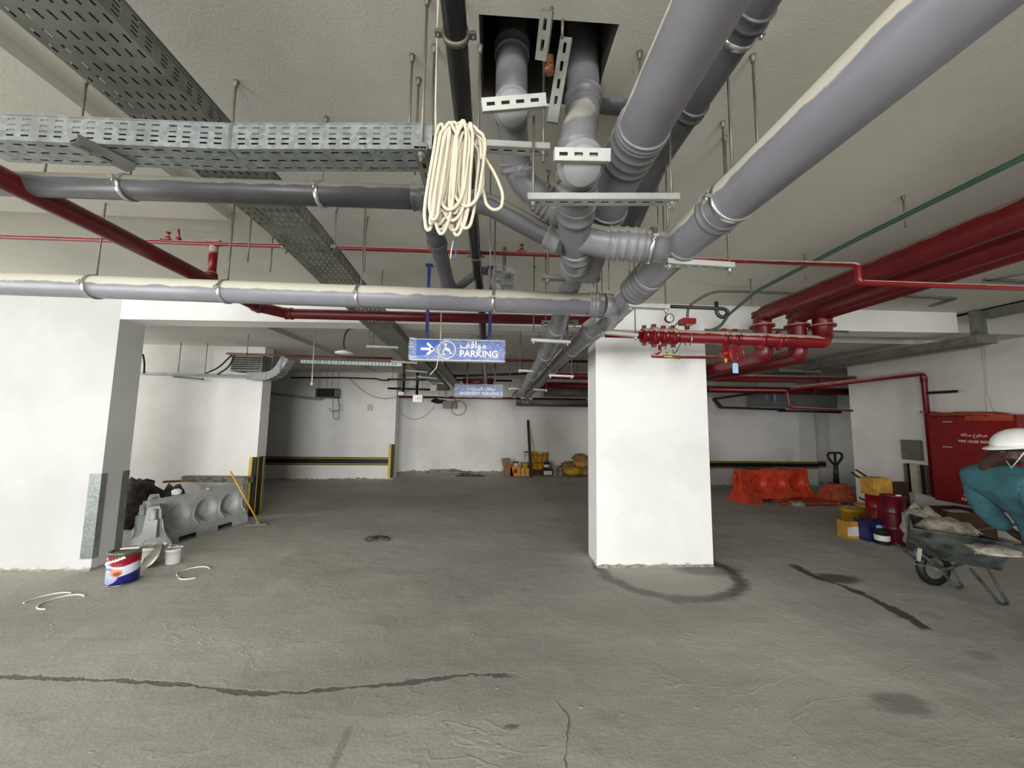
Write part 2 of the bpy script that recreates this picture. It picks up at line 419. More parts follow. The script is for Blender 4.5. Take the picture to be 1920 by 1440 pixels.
def meta(o, label=None, cat=None, group=None, kind=None):
    if label: o['label'] = label
    if cat: o['category'] = cat
    if group: o['group'] = group
    if kind: o['kind'] = kind
    return o
def thing(name, loc, label, cat, group=None):
    o = bpy.data.objects.new(name, None); COL.objects.link(o); o.location = V(loc); o['_o'] = list(loc)
    o.empty_display_size = 0.1
    return meta(o, label, cat, group)
def solo(name, mb, mat, label, cat, group=None, thick=None, loc=None):
    return meta(mb.build(name, mat, loc=loc if loc is not None else mb.v[0], thick=thick), label, cat, group)
def struct(name, mb, mat, label=None, cat=None):
    o = mb.build(name, mat); o['kind'] = 'structure'
    o['label'] = label or name.replace('_', ' '); o['category'] = cat or name.split('_')[0]
    return o
def dup(root, loc, rz=0.0, label=None, group=None, sc=None):
    r = root.copy(); COL.objects.link(r); r.location = V(loc); r.rotation_euler = (0, 0, rz)
    if sc: r.scale = (sc, sc, sc)
    if label: r['label'] = label
    if group: r['group'] = group
    for ch in list(root.children):
        c = ch.copy(); COL.objects.link(c); c.parent = r
        for g in ch.children:
            d = g.copy(); COL.objects.link(d); d.parent = c
    return r
def text_mesh(name, s, size, o, u, v, mat, parent, depth=0.003, align='LEFT', label=None, bold=0.0):
    cu = bpy.data.curves.new(name, 'FONT'); cu.body = s; cu.size = size; cu.extrude = depth; cu.align_x = align; cu.offset = bold
    tmp = bpy.data.objects.new(name, cu); COL.objects.link(tmp)
    dg = bpy.context.evaluated_depsgraph_get(); me = bpy.data.meshes.new_from_object(tmp.evaluated_get(dg))
    bpy.data.objects.remove(tmp)
    o, u, v = V(o), V(u).normalized(), V(v).normalized(); w = u.cross(v)
    base = V(parent['_o']) if parent is not None else V((0, 0, 0))
    for p in me.vertices:
        c = p.co.copy(); p.co = o + u * c.x + v * c.y + w * c.z - base
    me.materials.clear(); me.materials.append(M[mat])
    ob = bpy.data.objects.new(name, me); COL.objects.link(ob); ob.parent = parent; ob['_o'] = list(base)
    if label: ob['label'] = label
    return ob
# ================================================================== the setting
CZ = 3.0                       # slab underside
YB = 4.2                       # face of the cross beam and of the left wall
mb = MB().box(-13, -16, -0.2, 11, 13, 0); struct('floor', mb, 'floor', 'uneven grey cement floor with cracks and a wet ring', 'floor')
hx0, hx1, hy0, hy1 = -0.07, 0.43, 1.16, 1.52
mb = MB()
mb.box(-13, -6, CZ, hx0, YB + .3, CZ + .28).box(hx1, -6, CZ, 6.0, YB + .3, CZ + .28)
mb.box(hx0, -6, CZ, hx1, hy0, CZ + .28).box(hx0, hy1, CZ, hx1, YB + .3, CZ + .28)
struct('ceiling', mb, 'ceiling', 'grey painted concrete slab with a rough hole cut through it', 'ceiling')
mb = MB().box(6.0, -6, CZ + .28, 11, YB + .3, CZ + .5).box(5.9, -6, CZ, 6.0, YB + .3, CZ + .5); struct('ceiling_side', mb, 'ceiling', 'higher strip of ceiling beside the right wall', 'ceiling')
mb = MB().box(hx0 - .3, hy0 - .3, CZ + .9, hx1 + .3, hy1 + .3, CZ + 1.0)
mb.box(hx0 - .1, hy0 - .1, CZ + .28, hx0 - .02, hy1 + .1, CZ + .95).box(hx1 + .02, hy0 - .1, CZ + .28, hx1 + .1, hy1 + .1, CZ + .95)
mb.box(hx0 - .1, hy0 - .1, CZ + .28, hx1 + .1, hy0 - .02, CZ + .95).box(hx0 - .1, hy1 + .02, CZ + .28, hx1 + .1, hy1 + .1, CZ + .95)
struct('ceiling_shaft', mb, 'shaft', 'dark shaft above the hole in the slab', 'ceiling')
# rough lining of the hole
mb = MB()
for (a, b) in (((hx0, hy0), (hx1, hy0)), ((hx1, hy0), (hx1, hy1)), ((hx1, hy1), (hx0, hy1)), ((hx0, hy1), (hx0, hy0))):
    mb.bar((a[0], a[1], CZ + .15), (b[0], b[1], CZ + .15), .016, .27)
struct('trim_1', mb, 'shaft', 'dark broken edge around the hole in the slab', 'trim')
# drop panels: thicker strips of slab
px0 = at(430, 413, z=CZ - .05)
mb = MB().box(-13, -6, CZ - .05, px0.x, px0.y, CZ); struct('ceiling_panel', mb, 'ceiling', 'thickened part of the slab at the left', 'ceiling')
# cross beam, its underside sinking a little to the left, and the left wall
zl, zr = at(213, 598, y=YB).z, at(1797, 624, y=YB).z
xr = at(1797, 624, y=YB).x
wx = at(213, 700, y=YB).x
mb = MB().hexa([(wx, YB, zl), (xr, YB, zr), (xr, YB + .28, zr), (wx, YB + .28, zl)], [(wx, YB, CZ + .05), (xr, YB, CZ + .05), (xr, YB + .28, CZ + .05), (wx, YB + .28, CZ + .05)])
struct('wall_beam', mb, 'wall', 'white plastered cross beam under the slab', 'wall')
mb = MB().box(-13, YB, 0, wx, YB + .30, CZ); struct('wall_left', mb, 'wall_stained', 'bright white plastered wall at the left', 'wall')
# pillar
cA, cB, cC = at(1120, 1065, z=0), at(1335, 1060, z=0), at(1103, 1050, z=0)
mb = MB(); x0, x1, y0, y1 = cA.x, cB.x, 4.17, 4.52
n = 10
b = []
mb.hexa([(x0, y0, 0), (x1, y0, 0), (x1, y1, 0), (x0, y1, 0)], [(x0 + .01, y0, 2.80), (x1 - .0, y0, 2.80), (x1, y1, 2.80), (x0 + .01, y1, 2.80)])
PIL = (x0, x1, y0, y1)
struct('wall_pillar', mb, 'wall', 'wide white plastered pillar standing in the middle', 'wall')
# bay behind the beam
YB1 = 6.32; bx = at(486, 800, y=YB1).x
CB = 2.82
mb = MB().box(-13, YB1, 0, bx, YB1 + .24, CB); struct('wall_bay', mb, 'wall_far', 'white wall at the back of the left bay', 'wall')
YC = 10.0; cx_ = at(741, 800, y=YC).x
mb = MB().box(-13, YC, 0, cx_, YC + .3, CB); struct('wall_corridor', mb, 'wall_far', 'white wall with a black and yellow bumper band', 'wall')
YD = 11.4
mb = MB().box(-13, YD, 0, 5.2, YD + .2, CB); struct('wall_back', mb, 'wall_far', 'white back wall behind the stacked tins', 'wall')
YE = 9.3; ex = at(1528, 800, y=YE).x
mb = MB().box(4.9, YE, 0, ex, YE + .2, CB).box(5.2, YE + .1, 0, 5.4, YD + .2, CB); struct('wall_back_right', mb, 'wall_far', 'grey wall behind the orange barrier', 'wall')
mb = MB().box(ex, YE + .5, 0, 11, YE + .7, CB).box(ex - .02, YE + .1, 0, ex, YE + .6, CB); struct('wall_recess', mb, 'wall_far', 'recessed wall right of the orange barrier', 'wall')
XR = 7.28
mb = MB().box(XR, -6, 0, XR + .3, 7.15, CZ + .5); struct('wall_right', mb, 'wall_far', 'white wall carrying the red cabinet', 'wall')
mb = MB().box(9.16, 6.0, 0, 9.4, 9.9, CB); struct('wall_right_far', mb, 'wall_far', 'far end of the right hand wall', 'wall')
mb = MB().box(-13, YB + .295, CB, 11, 13, CB + .2); struct('ceiling_back', mb, 'ceiling', 'slab over the bays behind the beam', 'ceiling')
mb = MB().box(-13, YB + .26, CB - .005, 11, YB + .30, CZ + .6); struct('ceiling_step', mb, 'ceiling', 'step in the slab behind the beam', 'ceiling')
p = at(500, 615, z=CB - .06)
mb = MB().box(-13, YB + .3, CB - .06, p.x, 9.4, CB); struct('ceiling_panel_bay', mb, 'ceiling', 'thickened slab over the left bay', 'ceiling')
p = at(812, 623, z=CB - .06)
mb = MB().box(p.x, p.y, CB - .06, 11, 9.0, CB); struct('ceiling_panel_middle', mb, 'ceiling', 'thickened slab over the middle bay', 'ceiling')
zz = at(900, 747, y=YD - .5).z
mb = MB().box(-3.2, YD - .5, zz, 5.2, YD, CB); struct('wall_back_beam', mb, 'wall_far', 'beam along the top of the back wall', 'wall')
# outer shell, open behind the viewer where daylight comes in
mb = MB().box(-13.2, -6, 0, -13, 13, CZ + .3); struct('wall_far_left', mb, 'wall_far')
mb = MB().box(11, -6, 0, 11.2, 13, CZ + .6); struct('wall_far_right', mb, 'wall_far')
mb = MB().box(3.1, -6.2, 0, 11, -6, CZ + .6).box(-13, -6.2, 2.8, 3.1, -6, CZ + .3).box(-13, -6.2, 0, -8.5, -6, 2.8); struct('wall_behind', mb, 'wall_far', 'unseen wall behind the viewer, its entrance opening shaped to block light', 'wall')  # right edge of the opening set to keep far light off the right back
# mortar crust at wall feet
def crust(name, p, q, h, w, seed, label):
    p, q = V(p), V(q); n = int((q - p).length / .035); u = (q - p) / n; s = u.normalized().cross(V((0, 0, 1)))
    m = MB(); vs = []; prof = [(0, 0), (0, 1), (.35, .8), (.8, .3), (1.0, 0)]
    for i in range(n + 1):
        e = .35 + 1.1 * abs(mnoise.noise(V((i * .21, seed, 0)))) + .5 * abs(mnoise.noise(V((i * .9, seed, 3))))
        for a, b in prof: vs.append(p + u * i + s * a * w * e + V((0, 0, b * h * e)))
    k = len(prof); m.add(vs, [(i * k + j, (i + 1) * k + j, (i + 1) * k + j + 1, i * k + j + 1) for i in range(n) for j in range(k - 1)])
    return struct(name, m, 'rubble', label, 'trim')
crust('trim_2', (x0, y0, 0), (x1, y0, 0), .035, .03, 1, 'rough mortar at the foot of the pillar')
crust('trim_3', (cx_, YD, 0), (3.2, YD, 0), .08, .06, 4, 'rough mortar at the foot of the back wall')
crust('trim_4', (-4.2, YC, 0), (cx_, YC, 0), .05, .04, 6, 'rough mortar at the foot of the banded wall')
crust('trim_5', (-9, YB, 0), (wx, YB, 0), .02, .02, 8, 'thin mortar at the foot of the left wall')
# ================================================================== overhead services
def coupling(parent, p, d, r, ln, mat='grey_clean', rings=2, name='coupling'):
    """socket fitting: thicker sleeve with raised rings"""
    p, d = V(p), V(d).normalized(); prof = [(r, 0), (r + .008, .002), (r + .008, ln * .1)]
    for k in range(rings):
        a = ln * (.12 + .76 * k / max(1, rings)); w = ln * .76 / max(1, rings)
        prof += [(r + .004, a + w * .15), (r + .004, a + w * .6), (r + .009, a + w * .72), (r + .009, a + w * .92), (r + .004, a + w)]
    prof += [(r + .008, ln * .97), (r, ln)]
    return MB().lathe(prof, p - d * ln / 2, d, 32).build(name, mat, parent)
def clamp(parent, p, d, r, rod_top=None, side=(0, 0, 1), mat='steel'):
    """two-piece pipe ring with bolt lugs, and its rod to the slab"""
    p, d = V(p), V(d).normalized(); m = MB()
    m.lathe([(r + .001, -.009), (r + .005, -.010), (r + .005, .010), (r + .001, .009)], p, d, 32)
    s = V((0, 0, 1)).cross(d); s = s.normalized() if s.length > .1 else V((1, 0, 0))
    for k in (-1, 1):
        m.obox(p + s * k * (r + .014), s * .014, d * .010, V((0, 0, .006)))
        m.cyl(p + s * k * (r + .018) + V((0, 0, -.016)), p + s * k * (r + .018) + V((0, 0, .016)), .004, 8)
    o = m.build('clamp', mat, parent)
    if rod_top is not None:
        t = V((p.x, p.y, rod_top))
        MB().cyl(p + V((0, 0, r)), t, .0048, 8).lathe([(.004, -.03), (.009, -.03), (.011, 0)], t, (0, 0, 1), 10).build('rod', 'rod', parent)
    return o
def anchor(m, t): m.lathe([(.005, -.03), (.007, -.03), (.009, -.008), (.012, 0)], t, (0, 0, 1), 10)
def channel_mesh(p, q, w=.041, h=.021, face=(0, 0, -1), nslot=True):
    """slotted zinc channel from p to q: a punched web facing `face` with two flanges behind it"""
    p, q = V(p), V(q); u = (q - p).normalized(); f = V(face); f = (f - u * f.dot(u)).normalized(); s = u.cross(f)
    L = (q - p).length; m = MB()
    m.slots(p - s * w / 2 + f * h / 2, u, s, L, w, .028, .011, .05, [w / 2])
    for k in (-1, 1):
        m.obox((p + q) / 2 + s * k * w / 2, u * L / 2, s * .0012, f * h / 2)
        m.obox((p + q) / 2 + s * k * (w / 2 - .006) - f * h / 2, u * L / 2, s * .006, f * .0012)
    m.obox(p + f * (-h * .2), u * .001, s * w / 2, f * h * .3).obox(q + f * (-h * .2), u * .001, s * w / 2, f * h * .3)
    return m
def hanger(p, q, label, face=(0, 0, -1), rods=(CZ, CZ), drop=.04, mat='strut', w=.041, group='slotted channel hangers under the pipes', inset=.03):
    p, q = V(p), V(q); c = (p + q) / 2
    t = thing('channel_hanger', (c.x, c.y, min(p.z, q.z) - .02), label, 'hanger', group)
    channel_mesh(p, q, w, face=face).build('channel', mat, t, thick=.0022)
    u = (q - p).normalized()
    for e, top, sg in ((p, rods[0], 1), (q, rods[1], -1)):
        if top is None: continue
        b = e + u * sg * inset; m = MB()
        m.cyl(b - V((0, 0, drop)), V((b.x, b.y, top)), .0048, 8)
        if top > 2.7: anchor(m, V((b.x, b.y, top)))
        m.build('rod', 'rod', t)
        MB().lathe([(.0, -.022), (.010, -.022), (.010, -.012), (.016, -.012), (.016, -.010)], b - V((0, 0, .004)), (0, 0, 1), 6, smooth=False).build('nut', 'steel', t)
    return t
def pixhanger(a, b, y, label, **kw):
    p, q = at(a[0], a[1], y=y if not isinstance(y, tuple) else y[0]), at(b[0], b[1], y=y if not isinstance(y, tuple) else y[1])
    return hanger(p, q, label, **kw)
def rod_thing(px, py, z0, label, y=None):
    t = at(px, py, z=CZ); m = MB(); m.cyl((t.x, t.y, z0), t, .0048, 8); anchor(m, t)
    return solo('threaded_rod', m, 'rod', label, 'rod', 'loose threaded rods hanging from the slab', loc=t)

# ---------- big drain B: right hand pipe running away from the viewer
BX = .83
Bp = [V((BX, -1.5, 2.345)), at(1430, 330, x=BX), at(1280, 440, x=BX), at(1160, 575, x=BX), at(1052, 672, y=4.4), at(985, 745, y=9.0)]
Bp[1].z = 2.375; Bp[2].z = 2.39
t = thing('drain_pipe', (BX, 2, 2.3), 'large dusty grey drain pipe running diagonally from the top right corner past the pillar', 'pipe')
MB().tube(Bp, .08, 36).build('pipe', 'grey_pvc', t)
def onpath(P, f):
    L = [(P[i + 1] - P[i]).length for i in range(len(P) - 1)]; T = f * sum(L)
    for i, l in enumerate(L):
        if T <= l: return P[i].lerp(P[i + 1], T / l), (P[i + 1] - P[i]).normalized()
        T -= l
    return P[-1], (P[-1] - P[-2]).normalized()
def atpx(P, py):
    """point of a path whose picture lies at height py"""
    best = None
    for k in range(801):
        q, d = onpath(P, k / 800); c = CAMROT.transposed() @ (q - V((0, 0, EYE_H)))
        if -c.z < .1: continue
        e = abs(720 + c.y / c.z * FPX - py)
        if best is None or e < best[0]: best = (e, q, d)
    return best[1], best[2]
for py, ln, rg in ((462, .10, 2), (530, .24, 4), (590, .16, 3), (620, .16, 3), (655, .12, 1), (690, .1, 1), (715, .1, 1)):
    q, d = atpx(Bp, py); coupling(t, q, d, .08, ln, rings=rg)
q, d = atpx(Bp, 372); clamp(t, q, d, .081, CZ)
q, d = atpx(Bp, 395); coupling(t, q, d, .078, .05, rings=1)
# ---------- drain A: begins with a cleanout cap, runs away left of B
Ap = [at(1090, 310, y=1.17), at(1090, 310, y=1.17) + V((0, .065, .060)), at(1083, 372, y=1.36), at(1077, 420, y=1.48), at(1082, 480, y=1.72), at(1066, 545, y=2.46), at(1046, 612, y=2.9), at(1028, 655, y=3.6), at(985, 725, y=6.4), at(965, 742, y=8.8)]
zA = Ap[0].z
t = thing('drain_pipe', tuple(Ap[2]), 'grey drain starting at the lower round end cap and running away beside the large pipe', 'pipe')
MB().tube(Ap, .07, 32).build('pipe', 'grey_clean', t)
for i, ln, rg in ((0, .07, 1),):
    d = (Ap[1] - Ap[0]).normalized()
    MB().lathe([(.0, -.014), (.062, -.014), (.064, -.010), (.064, 0), (.068, .002), (.070, .012), (.080, .014), (.080, .03), (.076, .034)], Ap[0] - d * .01, d, 40).build('cap', 'cap_pvc', t)
for py, ln, rg in ((345, .10, 2), (395, .07, 1), (470, .08, 1), (500, .2, 4), (620, .2, 1), (665, .1, 1), (705, .12, 1), (722, .1, 1), (735, .1, 1)):
    q, d = atpx(Ap, py); coupling(t, q, d, .07, ln, rings=rg)
# vertical drop of A out of the slab hole, with a long bend above the cap
dx = at(1095, 110, y=1.36)
dpts = fillet([V((dx.x, 1.38, 3.7)), V((dx.x, 1.38, 2.82)), V((Ap[0].x + .0, 1.22, 2.62)), V((Ap[0].x, 1.27, 2.47))], .09)
t = thing('drop_pipe', (dx.x, 1.38, 2.9), 'right hand grey pipe coming down through the slab hole with a shiny bend', 'pipe')
MB().tube(dpts, .066, 32).build('pipe', 'grey_clean', t)
coupling(t, (dx.x, 1.38, 2.90), (0, 0, 1), .066, .06, rings=1)
q = dpts[-3]; coupling(t, q, dpts[-2] - dpts[-3], .066, .05, rings=1)
# ---------- drain of the left drop
P1 = [at(960, 203, z=2.74), at(960, 203, z=2.74) + V((0, .07, .065)), at(967, 310, z=2.69), at(985, 345, z=2.62), at(1028, 382, z=2.56), at(1060, 405, z=2.50)]
t = thing('drain_pipe', tuple(P1[1]), 'grey drain with a round end cap directly under the left side of the slab hole', 'pipe')
MB().tube(fillet(P1, .08), .06, 32).build('pipe', 'grey_clean', t)
d = (P1[1] - P1[0]).normalized()
MB().lathe([(.0, -.014), (.057, -.014), (.059, -.010), (.059, 0), (.061, .002), (.062, .012), (.070, .014), (.070, .03), (.066, .034)], P1[0], d, 40).build('cap', 'cap_pvc', t)
coupling(t, P1[0].lerp(P1[1], .75), d, .06, .05, rings=2)
coupling(t, P1[2], P1[3] - P1[1], .06, .04, rings=1); coupling(t, P1[4], P1[5] - P1[3], .06, .1, rings=3)
lx = at(960, 110, y=1.36)
t = thing('drop_pipe', (lx.x, 1.36, 2.9), 'left hand grey pipe coming straight down through the slab hole', 'pipe')
MB().tube([V((lx.x, 1.37, 3.7)), V((lx.x, 1.37, 3.0)), V((lx.x, 1.32, 2.76))], .064, 32).build('pipe', 'grey_clean', t)
coupling(t, (lx.x, 1.37, 3.10), (0, 0, 1), .064, .06, rings=1)
# ---------- cross pipe from A to B with ribbed couplings
q0 = Ap[3].lerp(Ap[4], .35); q1 = at(1272, 468, x=BX)
c1 = at(1130, 455, y=1.56); c2 = at(1235, 462, y=1.52)
t = thing('cross_pipe', tuple(c1), 'short ribbed grey pipe joining the capped drain to the large pipe', 'pipe')
cp = fillet([q0, c1, c2, V((BX - .02, 1.62, 2.40))], .07)
MB().tube(cp, .066, 32).build('pipe', 'grey_clean', t)
for f in (.18, .34, .5, .64): coupling(t, c1.lerp(c2, f), c2 - c1, .066, .045, rings=1)
clamp(t, c1.lerp(c2, .85), c2 - c1, .072)
# ---------- middle big pipe
MX = .51
t = thing('drain_pipe', (MX, 1, 2.6), 'large grey drain pipe entering at the top just right of the slab hole', 'pipe')
Mp = [V((MX, -1.5, 2.62)), V((MX, .3, 2.62)), V((MX - .0, 1.35, 2.62)), V((MX, 1.80, 2.52)), V((MX - .02, 1.95, 2.40))]
MB().tube(fillet(Mp, .1), .087, 36).build('pipe', 'grey_pvc', t)
q, d = atpx(Mp, 275); coupling(t, q, d, .087, .16, rings=3)
q, d = atpx(Mp, 240); coupling(t, q, d, .087, .03, rings=1)
q, d = atpx(Mp, 395); coupling(t, q, d, .087, .05, rings=1)
t = thing('drain_pipe', (.74, 1, 2.85), 'darker grey pipe close to the slab behind the middle big pipe', 'pipe')
Kp = [V((.76, -1.5, 2.83)), V((.76, 1.6, 2.83)), V((.74, 2.1, 2.6))]
MB().tube(fillet(Kp, .1), .055, 24).build('pipe', 'dark_pvc', t)
for y in (.96, 1.3): coupling(t, (.76, y, 2.83), (0, 1, 0), .055, .05, 'dark_pvc', 1)
clamp(t, (.76, 1.02, 2.83), (0, 1, 0), .056, CZ)
# stub behind the hole going right
t = thing('drain_pipe', (.5, 1.75, 2.8), 'short dark grey pipe passing behind the slab hole', 'pipe')
MB().tube([at(1120, 190, y=1.5), at(1200, 200, y=1.5)], .045, 24).build('pipe', 'dark_pvc', t)
# ---------- black pipe D
DX = -.135
t = thing('black_pipe', (DX, 1.5, 2.85), 'black plastic pipe running away under the slab left of the hole', 'pipe')
Dp = [V((-.135, -1, 2.87)), at(866, 190, z=2.85), at(892, 478, z=2.83), at(905, 600, z=2.62), at(908, 660, z=2.62), at(911, 735, z=2.6)]
Dp = [Dp[0], Dp[1], Dp[2], at(903, 575, z=2.72), at(906, 640, z=2.55), at(911, 722, z=2.4)]
MB().tube(Dp, .038, 24).build('pipe', 'black_pvc', t)
for py in (62, 245, 480, 632):
    q, d = atpx(Dp, py); clamp(t, q, d, .039, CZ if py < 600 else None, mat='rod')
# ---------- dark grey pipe C and its elbow
C0, C1 = at(-60, 342, y=1.68), at(800, 371, y=1.64)
t = thing('drain_pipe', tuple((C0 + C1) / 2), 'dark grey pipe crossing the picture below the perforated tray on the left', 'pipe')
Cp = [C0, C1 + V((.0, 0, 0))]
MB().tube(Cp, .052, 28).build('pipe', 'dark_pvc', t)
for px in (238, 605):
    f = (at(px, 355, y=1.66).x - C0.x) / (C1.x - C0.x); clamp(t, C0.lerp(C1, f), C1 - C0, .053, CZ)
coupling(t, C0.lerp(C1, .985), C1 - C0, .052, .07, 'dark_pvc', 1)
t = thing('drain_pipe', tuple(C1), 'dark grey pipe turning away behind the coiled cable', 'pipe')
E1 = [C1 + V((-.02, .0, 0)), C1 + V((.03, .04, -.02)), at(812, 425, y=1.95), at(826, 480, y=2.3), at(842, 540, y=2.9), at(846, 560, y=3.2)]
MB().tube(E1, [.056, .056, .05, .05, .05, .05], 26).build('pipe', 'dark_pvc', t)
for py in (420, 455): q, d = atpx(E1, py); coupling(t, q, d, .05, .05, 'dark_pvc', 1)
q, d = atpx(E1, 535); coupling(t, q, d, .05, .05, 'dark_pvc', 1)
t = thing('drain_pipe', tuple(at(1000, 430, y=1.6)), 'dark grey pipe slanting from behind the coiled cable into the capped drain', 'pipe')
G1 = [at(860, 370, y=1.62), at(922, 386, y=1.62), at(1035, 447, y=1.62), at(1062, 462, y=1.6)]
MB().tube(G1, .048, 26).build('pipe', 'dark_pvc', t)
coupling(t, G1[2].lerp(G1[3], .2), G1[2] - G1[1], .048, .09, 'grey_clean', 1)
t = thing('drain_pipe', tuple(at(870, 530, y=3)), 'small dark grey branch pipe near the film wrapped device', 'pipe')
MB().tube([at(852, 545, y=3.1), at(890, 515, y=3.0), at(905, 508, y=3.0), at(915, 508, y=3.0)], .035, 20).build('pipe', 'dark_pvc', t)
# ---------- front grey pipe F
F0, F1 = at(-80, 529, y=2.42), at(1130, 572, y=2.26)
t = thing('drain_pipe', tuple((F0 + F1) / 2), 'long dusty grey pipe crossing the picture level with the top of the walls', 'pipe')
MB().tube([F0, F1], .070, 32).build('pipe', 'grey_pvc', t)
for px, s in ((160, 0), (421, 0), (678, 0), (926, 0)):
    f = (at(px, 560, y=2.34).x - F0.x) / (F1.x - F0.x); clamp(t, F0.lerp(F1, f), F1 - F0, .071, CZ)
coupling(t, F0.lerp(F1, .985), F1 - F0, .070, .06, rings=2)
f = F1; e = at(1160, 575, x=BX); el = [F1, at(1146, 573, y=2.27), V((BX - .03, 2.42, F1.z)), V((BX, 2.6, F1.z - .01))]
MB().tube(fillet(el, .08), .074, 30).build('elbow', 'grey_clean', t)
# ---------- hangers near the viewer
hanger(at(904, 199, y=1.16), at(1023, 189, y=1.16), 'slotted channel bolted across the left end cap under the hole', face=(0, -1, -.35), rods=(None, None), w=.036)
hanger(at(886, 274, y=1.27), at(1029, 281, y=1.27), 'slotted channel under the left capped pipe, behind the coiled cable', face=(0, 0, -1), rods=(CZ, CZ), drop=.05, inset=.02)
hanger(at(1039, 291, y=1.13), at(1143, 293, y=1.13), 'slotted channel bolted across the lower right end cap', face=(0, -1, -.25), rods=(None, None), w=.036)
hanger(at(989, 374, y=1.24), at(1269, 374, y=1.24), 'long slotted channel crossing under the lower capped pipe', rods=(2.70, 2.70), inset=.02)
hanger(at(1249, 492, y=1.55), at(1372, 500, y=1.55), 'slotted channel under the large pipe just right of its wye', rods=(CZ, CZ), inset=.012)
hanger(at(1211, 521, y=1.88), at(1273, 480, y=1.55), 'slotted channel lying lengthwise beside the large pipe', rods=(None, None))
hanger(at(1177, 573, y=2.1), at(1253, 577, y=2.1), 'slotted channel under the large pipe level with the long crossing pipe', rods=(CZ, CZ), inset=.015)
hanger(at(1126, 623, y=2.75), at(1195, 629, y=2.75), 'slotted channel under the large pipe at the top of the pillar', rods=(2.9, 2.9), inset=.015)
hanger(at(1099, 609, y=2.55), at(1123, 592, y=2.3), 'short slotted channel hanging from the elbow of the long crossing pipe', rods=(None, CZ))
hanger(at(1017, 520, y=1.95), at(1123, 525, y=1.95), 'dull slotted channel under the capped drain behind the cross pipe', rods=(CZ, CZ), mat='galv_dull', inset=.03)
hanger(at(1016, 606, y=2.8), at(1084, 605, y=2.8), 'dull slotted channel above the second bend of the capped drain', rods=(CZ - .1, CZ - .1), mat='galv_dull', face=(0, -1, -.3))
hanger(at(996, 638, y=3.0), at(1069, 642, y=3.0), 'slotted channel under the capped drain right of the blue sign', rods=(CZ, CZ), inset=.02)
kk = ((972, 695, 1013, 697, 4.6, 'slotted channel under the capped drain, second beyond the blue sign'),
      (1029, 704, 1075, 706, 4.6, 'slotted channel under the large pipe, left of the pillar top'),
      (954, 728, 981, 730, 6.7, 'slotted channel under the capped drain near the far sign'),
      (1000, 730, 1026, 732, 6.7, 'slotted channel under the large pipe near its far end'),
      (976, 746, 998, 748, 8.6, 'farthest slotted channel, at the end of the large pipe'))
for a, b, c, d_, y, lb in kk: hanger(at(a, b, y=y), at(c, d_, y=y), lb, rods=(CB, CB), inset=.02, w=.05)

# strut cluster hanging in the hole between the two drops
t = thing('strut_bracket', tuple(at(1045, 150, y=1.16)), 'dusty slotted brackets clamped between the two drops in the slab hole', 'bracket')
channel_mesh(at(1026, 20, y=1.02), at(1015, 112, y=1.12), .035, face=(-.2, -1, -.2)).build('bracket_arm', 'galv_dull', t, thick=.002)
channel_mesh(at(1062, 72, y=1.15), at(1036, 230, y=1.28), .038, face=(-.2, -1, -.2)).build('bracket_arm', 'galv_dull', t, thick=.002)
MB().cyl(at(1031, 105, y=1.18), at(1031, 140, y=1.2), .014, 12).lathe([(.0, -.02), (.014, -.012), (.018, .0), (.014, .012), (0, .02)], at(1029, 128, y=1.17), (.3, -1, -.2), 16).build('pipe_stub', 'copper', t)
MB().cyl(at(1055, 35, y=1.1), at(1054, 72, y=1.12), .005, 8).build('rod', 'rod', t)
MB().cyl(at(1035, 15, y=1.05), at(1028, 40, y=1.05), .007, 8).build('rod', 'rod', t)

# ---------- threaded rods that end on nothing in particular
for px, py, dz, lb in ((163, 146, .25, 'thin rod left of the wide perforated tray'), (443, 152, .28, 'thin rod at the end of the wide tray, above the narrow tray bend'),
                       (100, 208, .3, 'thin rod above the narrow tray, second from the left edge'), (1411, 104, .48, 'long thin rod standing above the large drain pipe'),
                       (1359, 256, .5, 'thin rod left of the large pipe clamp'), (1693, 368, .2, 'faint short rod above the green pipe'),
                       (773, 104, .42, 'front rod carrying the end of the narrow tray'), (785, 148, .42, 'rear rod carrying the end of the narrow tray'),
                       (688, 406, .4, 'thin rod between the wide tray and the black pipe'), (1199, 98, .2, 'short dark rod right of the slab hole'),
                       (1508, 477, .22, 'thin rod above the red header elbows'), (1232, 345, .4, 'thin rod behind the long channel'), (1002, 500, .18, 'short thin rod right of the film wrapped device'),
                       (437, 400, .35, 'thin rod in front of the red tee'), (472, 400, .35, 'thin rod just right of the red tee'), (512, 440, .3, 'thin rod at the left edge of the wide tray'),
                       (717, 508, .25, 'short rod left of the blue hanger bar'), (1407, 523, .25, 'thin rod over the red valve'), (1141, 480, .3, 'thin rod beyond the cross pipe')):
    rod_thing(px, py, CZ - dz, lb)

# ---------- perforated trays
def tray(name, label, pts, w, h, mat, closed=False, side=1):
    """channel tray along a path of centre-bottom points: punched bottom with two punched sides"""
    t = thing(name, tuple(pts[0]), label, 'cable tray')
    for a, b in zip(pts[:-1], pts[1:]):
        a, b = V(a), V(b); u = (b - a).normalized(); s = u.cross(V((0, 0, 1))).normalized(); v = s.cross(u); L = (b - a).length
        rows = [w * (k + .5) / max(3, int(w / .036)) for k in range(max(3, int(w / .036)))]
        m = MB().slots(a - s * w / 2, u, s, L, w, .028, .008, .1, rows, pair=.045); m.build('tray_bottom', mat, t, thick=.002)
        hr = [h * .2, h * .4, h * .6, h * .84]
        for k in (-1, 1):
            MB().slots(a + s * k * w / 2, u, v, L, h, .024, .006, .1, hr, pair=.045).build('side_rail', mat, t, thick=.002)
        MB().bar(a - s * w / 2 + v * h, b - s * w / 2 + v * h, .012, .003).bar(a + s * w / 2 + v * h, b + s * w / 2 + v * h, .012, .003).build('lip', mat, t)
    return t
